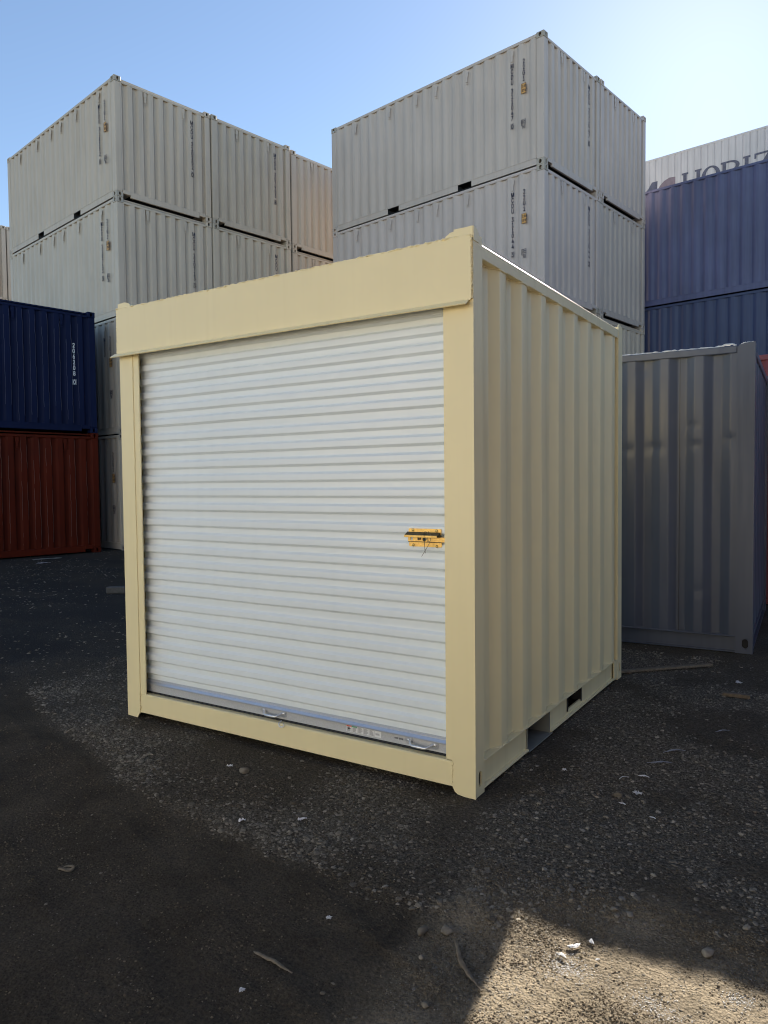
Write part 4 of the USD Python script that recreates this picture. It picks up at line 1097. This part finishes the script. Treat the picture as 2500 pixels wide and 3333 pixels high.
def board(a, b, w, h, seed, taper=0.0):
    a, b = np.array(a), np.array(b); d = b - a; L = np.linalg.norm(d)
    g = np.random.default_rng(seed); u = np.linspace(-L / 2, L / 2, 14)
    top = w / 2 * (1 + 0.08 * g.normal(size=14)); top[-3:] *= np.linspace(1, 1 - taper, 3); bot = w / 2 * (1 + 0.08 * g.normal(size=14)); bot[:3] *= np.linspace(1 - taper, 1, 3)
    poly = Polygon(list(zip(u, -bot)) + list(zip(u[::-1], top[::-1]))).buffer(0)
    v, f = prism(poly, h, 'z', 0.0)
    return (v, f), ((a + b) / 2), math.atan2(d[1], d[0])


ms, c, rz = board((-0.25, 2.35), (0.524, 3.141), 0.040, 0.016, 5, 0.3)
single('wooden_board', ms, BARK, 'long thin wooden batten lying on the ground between the cream and grey containers', 'board', (c[0], c[1], gz(*c) + 0.008), rz)
ms, c, rz = board((0.719, 2.333), (0.885, 2.350), 0.035, 0.022, 6, 0.5)
single('wooden_board', ms, BARK2, 'short broken piece of wood at the right edge in front of the grey container', 'wood', (c[0], c[1], gz(*c) + 0.004), rz)


def feather(L, w, curl, seed):
    """A vane on a thin quill: curved blade, notched edge."""
    g = np.random.default_rng(seed); u = np.linspace(0, 1, 26)
    cx = (u - 0.5) * L; cy = curl * L * np.sin(u * math.pi)
    ww = w * np.clip(np.sin(np.clip((u - 0.12) / 0.88, 0, 1) ** 0.7 * math.pi), 0, 1) ** 0.6
    ea, eb = ww * g.uniform(0.75, 1.1, 26), ww * 0.7 * g.uniform(0.7, 1.1, 26)
    lift = 0.16 * L * np.sin(u * math.pi * 0.9) ** 2
    rows = []
    for sgn, e in ((1, ea), (0.5, ea), (0, ea * 0), (-0.5, eb), (-1, eb)):
        rows.append(np.c_[cx, cy + sgn * e, lift * 0.5 + 0.004 - 0.25 * np.abs(sgn) * e + 0.002 * g.random(26)])
    v = np.vstack(rows); n = 26; f = []
    for i in range(4):
        for j in range(25):
            a = i * n + j; f += [[a, a + 1, a + n + 1], [a, a + n + 1, a + n]]
    q = tube(np.c_[cx, cy, lift * 0.5 + 0.0052], np.linspace(0.0016, 0.0005, 26), 5)
    return cat([(v, np.array(f)), q])


def fluff(r, seed):
    g = np.random.default_rng(seed); parts = []
    for k in range(26):
        a = g.uniform(0, 6.28); l = r * g.uniform(0.5, 1.0); e = g.uniform(0.15, 0.9)
        p = [[0.2 * l * math.cos(a + 1) * g.random(), 0.2 * l * math.sin(a) * g.random(), 0.002], [0.5 * l * math.cos(a), 0.5 * l * math.sin(a), 0.3 * l * e + 0.003], [l * math.cos(a + 0.3), l * math.sin(a + 0.3), 0.35 * l * e]]
        parts.append(tube(p, [0.0016, 0.0022, 0.0006], 4))
    return cat(parts)


for k, (x, y, L, w, cu, rz, mt, lab) in enumerate([
        (0.524, 0.575, 0.055, 0.004, 0.18, 0.9, FEATHER, 'thin curved white feather in the dark hollow right of the corner post'),
        (0.601, 0.639, 0.055, 0.014, 0.08, 0.1, FEATHER, 'broad pale grey feather beside the thin curved one'),
        (0.664, 1.049, 0.13, 0.013, 0.05, 0.7, FEATHER_GREY, 'long grey feather lying highest of the pair right of the fork openings'),
        (0.630, 0.849, 0.13, 0.015, -0.05, 0.55, FEATHER_GREY, 'dark long feather with a white quill below the long grey one'),
        (0.832, 1.535, 0.09, 0.009, 0.05, 0.7, FEATHER_GREY, 'grey feather by a dark stain, right of the container side'),
        (0.768, -0.745, 0.030, 0.008, 0.15, 2.1, FEATHER, 'white feather standing at the shaded upper rim of the sunlit patch'),
        (0.722, -0.812, 0.032, 0.011, 0.05, 0.4, FEATHER, 'white feather in the hole in the sunlit patch, left of the upright one'),
        (0.736, -0.798, 0.030, 0.010, 0.1, 1.4, FEATHER, 'upright white feather beside the dark hole in the sunlit patch'),
        (0.705, -0.868, 0.034, 0.009, 0.1, -0.1, FEATHER, 'white feather flat on the chalky specks, lowest of the sunlit feathers'),
        (0.807, -0.824, 0.016, 0.006, 0.1, 0.9, FEATHER, 'tiny white feather at the right of the sunlit feathers'),
        (0.59, 0.289, 0.034, 0.009, 0.1, -0.2, FEATHER, 'small white feather left of the dark hollow, in front of the brown stone'),
        (0.743, 0.195, 0.030, 0.008, 0.1, -0.3, FEATHER, 'small white feather lowest on the shaded gravel, above the sunlit patch')]):
    single('feather', feather(L, w, cu, 700 + k), mt, lab, 'feather', (x, y, gz(x, y) + 0.004), rz, smooth=50)
for k, (x, y, r, lab) in enumerate([(0.619, 0.449, 0.026, 'tuft of white down among the feathers, biggest of the tufts'), (0.243, 0.522, 0.016, 'small tuft of white down close to the container side'),
                                    (-0.025, -1.096, 0.014, 'tuft of white down on the dark track, bottom middle'), (-0.033, -1.51, 0.012, 'tuft of white down low on the dark track, bottom left of the short stick'), (0.766, 2.731, 0.035, 'ragged white tuft on the ground in front of the grey container')]):
    single('down_tuft', fluff(r, 800 + k), FEATHER, lab, 'feather', (x, y, gz(x, y) + 0.002), k * 0.7, smooth=True)
# litter
u = np.linspace(0, 2 * math.pi, 26)
ring = np.c_[0.026 * np.cos(u), 0.015 * np.sin(u) + 0.002 * np.cos(3 * u), 0.006 + 0.004 * np.sin(2 * u)]
single('peel_ring', cat([tube(ring, 0.0045, 6, 0.3, 1), tube([[-0.016, -0.006, 0.004], [0, -0.008, 0.006], [0.018, -0.004, 0.004]], 0.004, 6, 0.2, 2)]), BARK, 'curled ring of dry grey peel on the dark dirt at the left', 'litter', (-1.078, -1.367, gz(-1.078, -1.367)), 0.6, smooth=40)


def scrap(L, w, seed):
    g = np.random.default_rng(seed); n = 9; u = np.linspace(-L / 2, L / 2, n)
    v = np.vstack([np.c_[u, w / 2 * g.uniform(0.5, 1.2, n), 0.003 + 0.010 * g.random(n)], np.c_[u, 0 * u, 0.006 + 0.012 * g.random(n)], np.c_[u, -w / 2 * g.uniform(0.5, 1.2, n), 0.003 + 0.008 * g.random(n)]])
    f = []
    for i in range(2):
        for j in range(n - 1):
            a = i * n + j; f += [[a, a + 1, a + n + 1], [a, a + n + 1, a + n]]
    v2 = v.copy(); v2[:, 2] -= 0.0012
    return cat([(v, np.array(f)), (v2, np.array(f)[:, ::-1])])


for k, (x, y, L, w, rz, mt, lab) in enumerate([(-0.755, -0.743, 0.030, 0.014, 0.6, PLASTIC, 'crumpled white scrap at the edge between gravel and track'), (-0.549, -0.587, 0.040, 0.010, 0.9, PLASTIC, 'thin white plastic strip on dirt in front of the sill'),
                                               (-1.246, -0.314, 0.030, 0.012, 0.5, PLASTIC, 'small white scrap left of the flat oval stone'), (-12.13, 5.74, 0.55, 0.22, 1.2, PRIMER, 'greyish crumpled rag at the foot of the dark red container'), (-11.44, 5.22, 0.25, 0.03, 1.3, PLASTIC, 'whitish stick-like scrap near the rag by the red container')]):
    single('plastic_scrap', scrap(L, w, 900 + k), mt, lab, 'litter', (x, y, gz(x, y) + 0.002), rz, smooth=30)
single('concrete_block', cat([bx(-0.13, 0.13, -0.06, 0.06, 0, 0.09, 0.012)]), BLOCK, 'small dark block on the ground just left of the cream container', 'block', (-6.95, 3.40, gz(-6.95, 3.4)), 0.6)
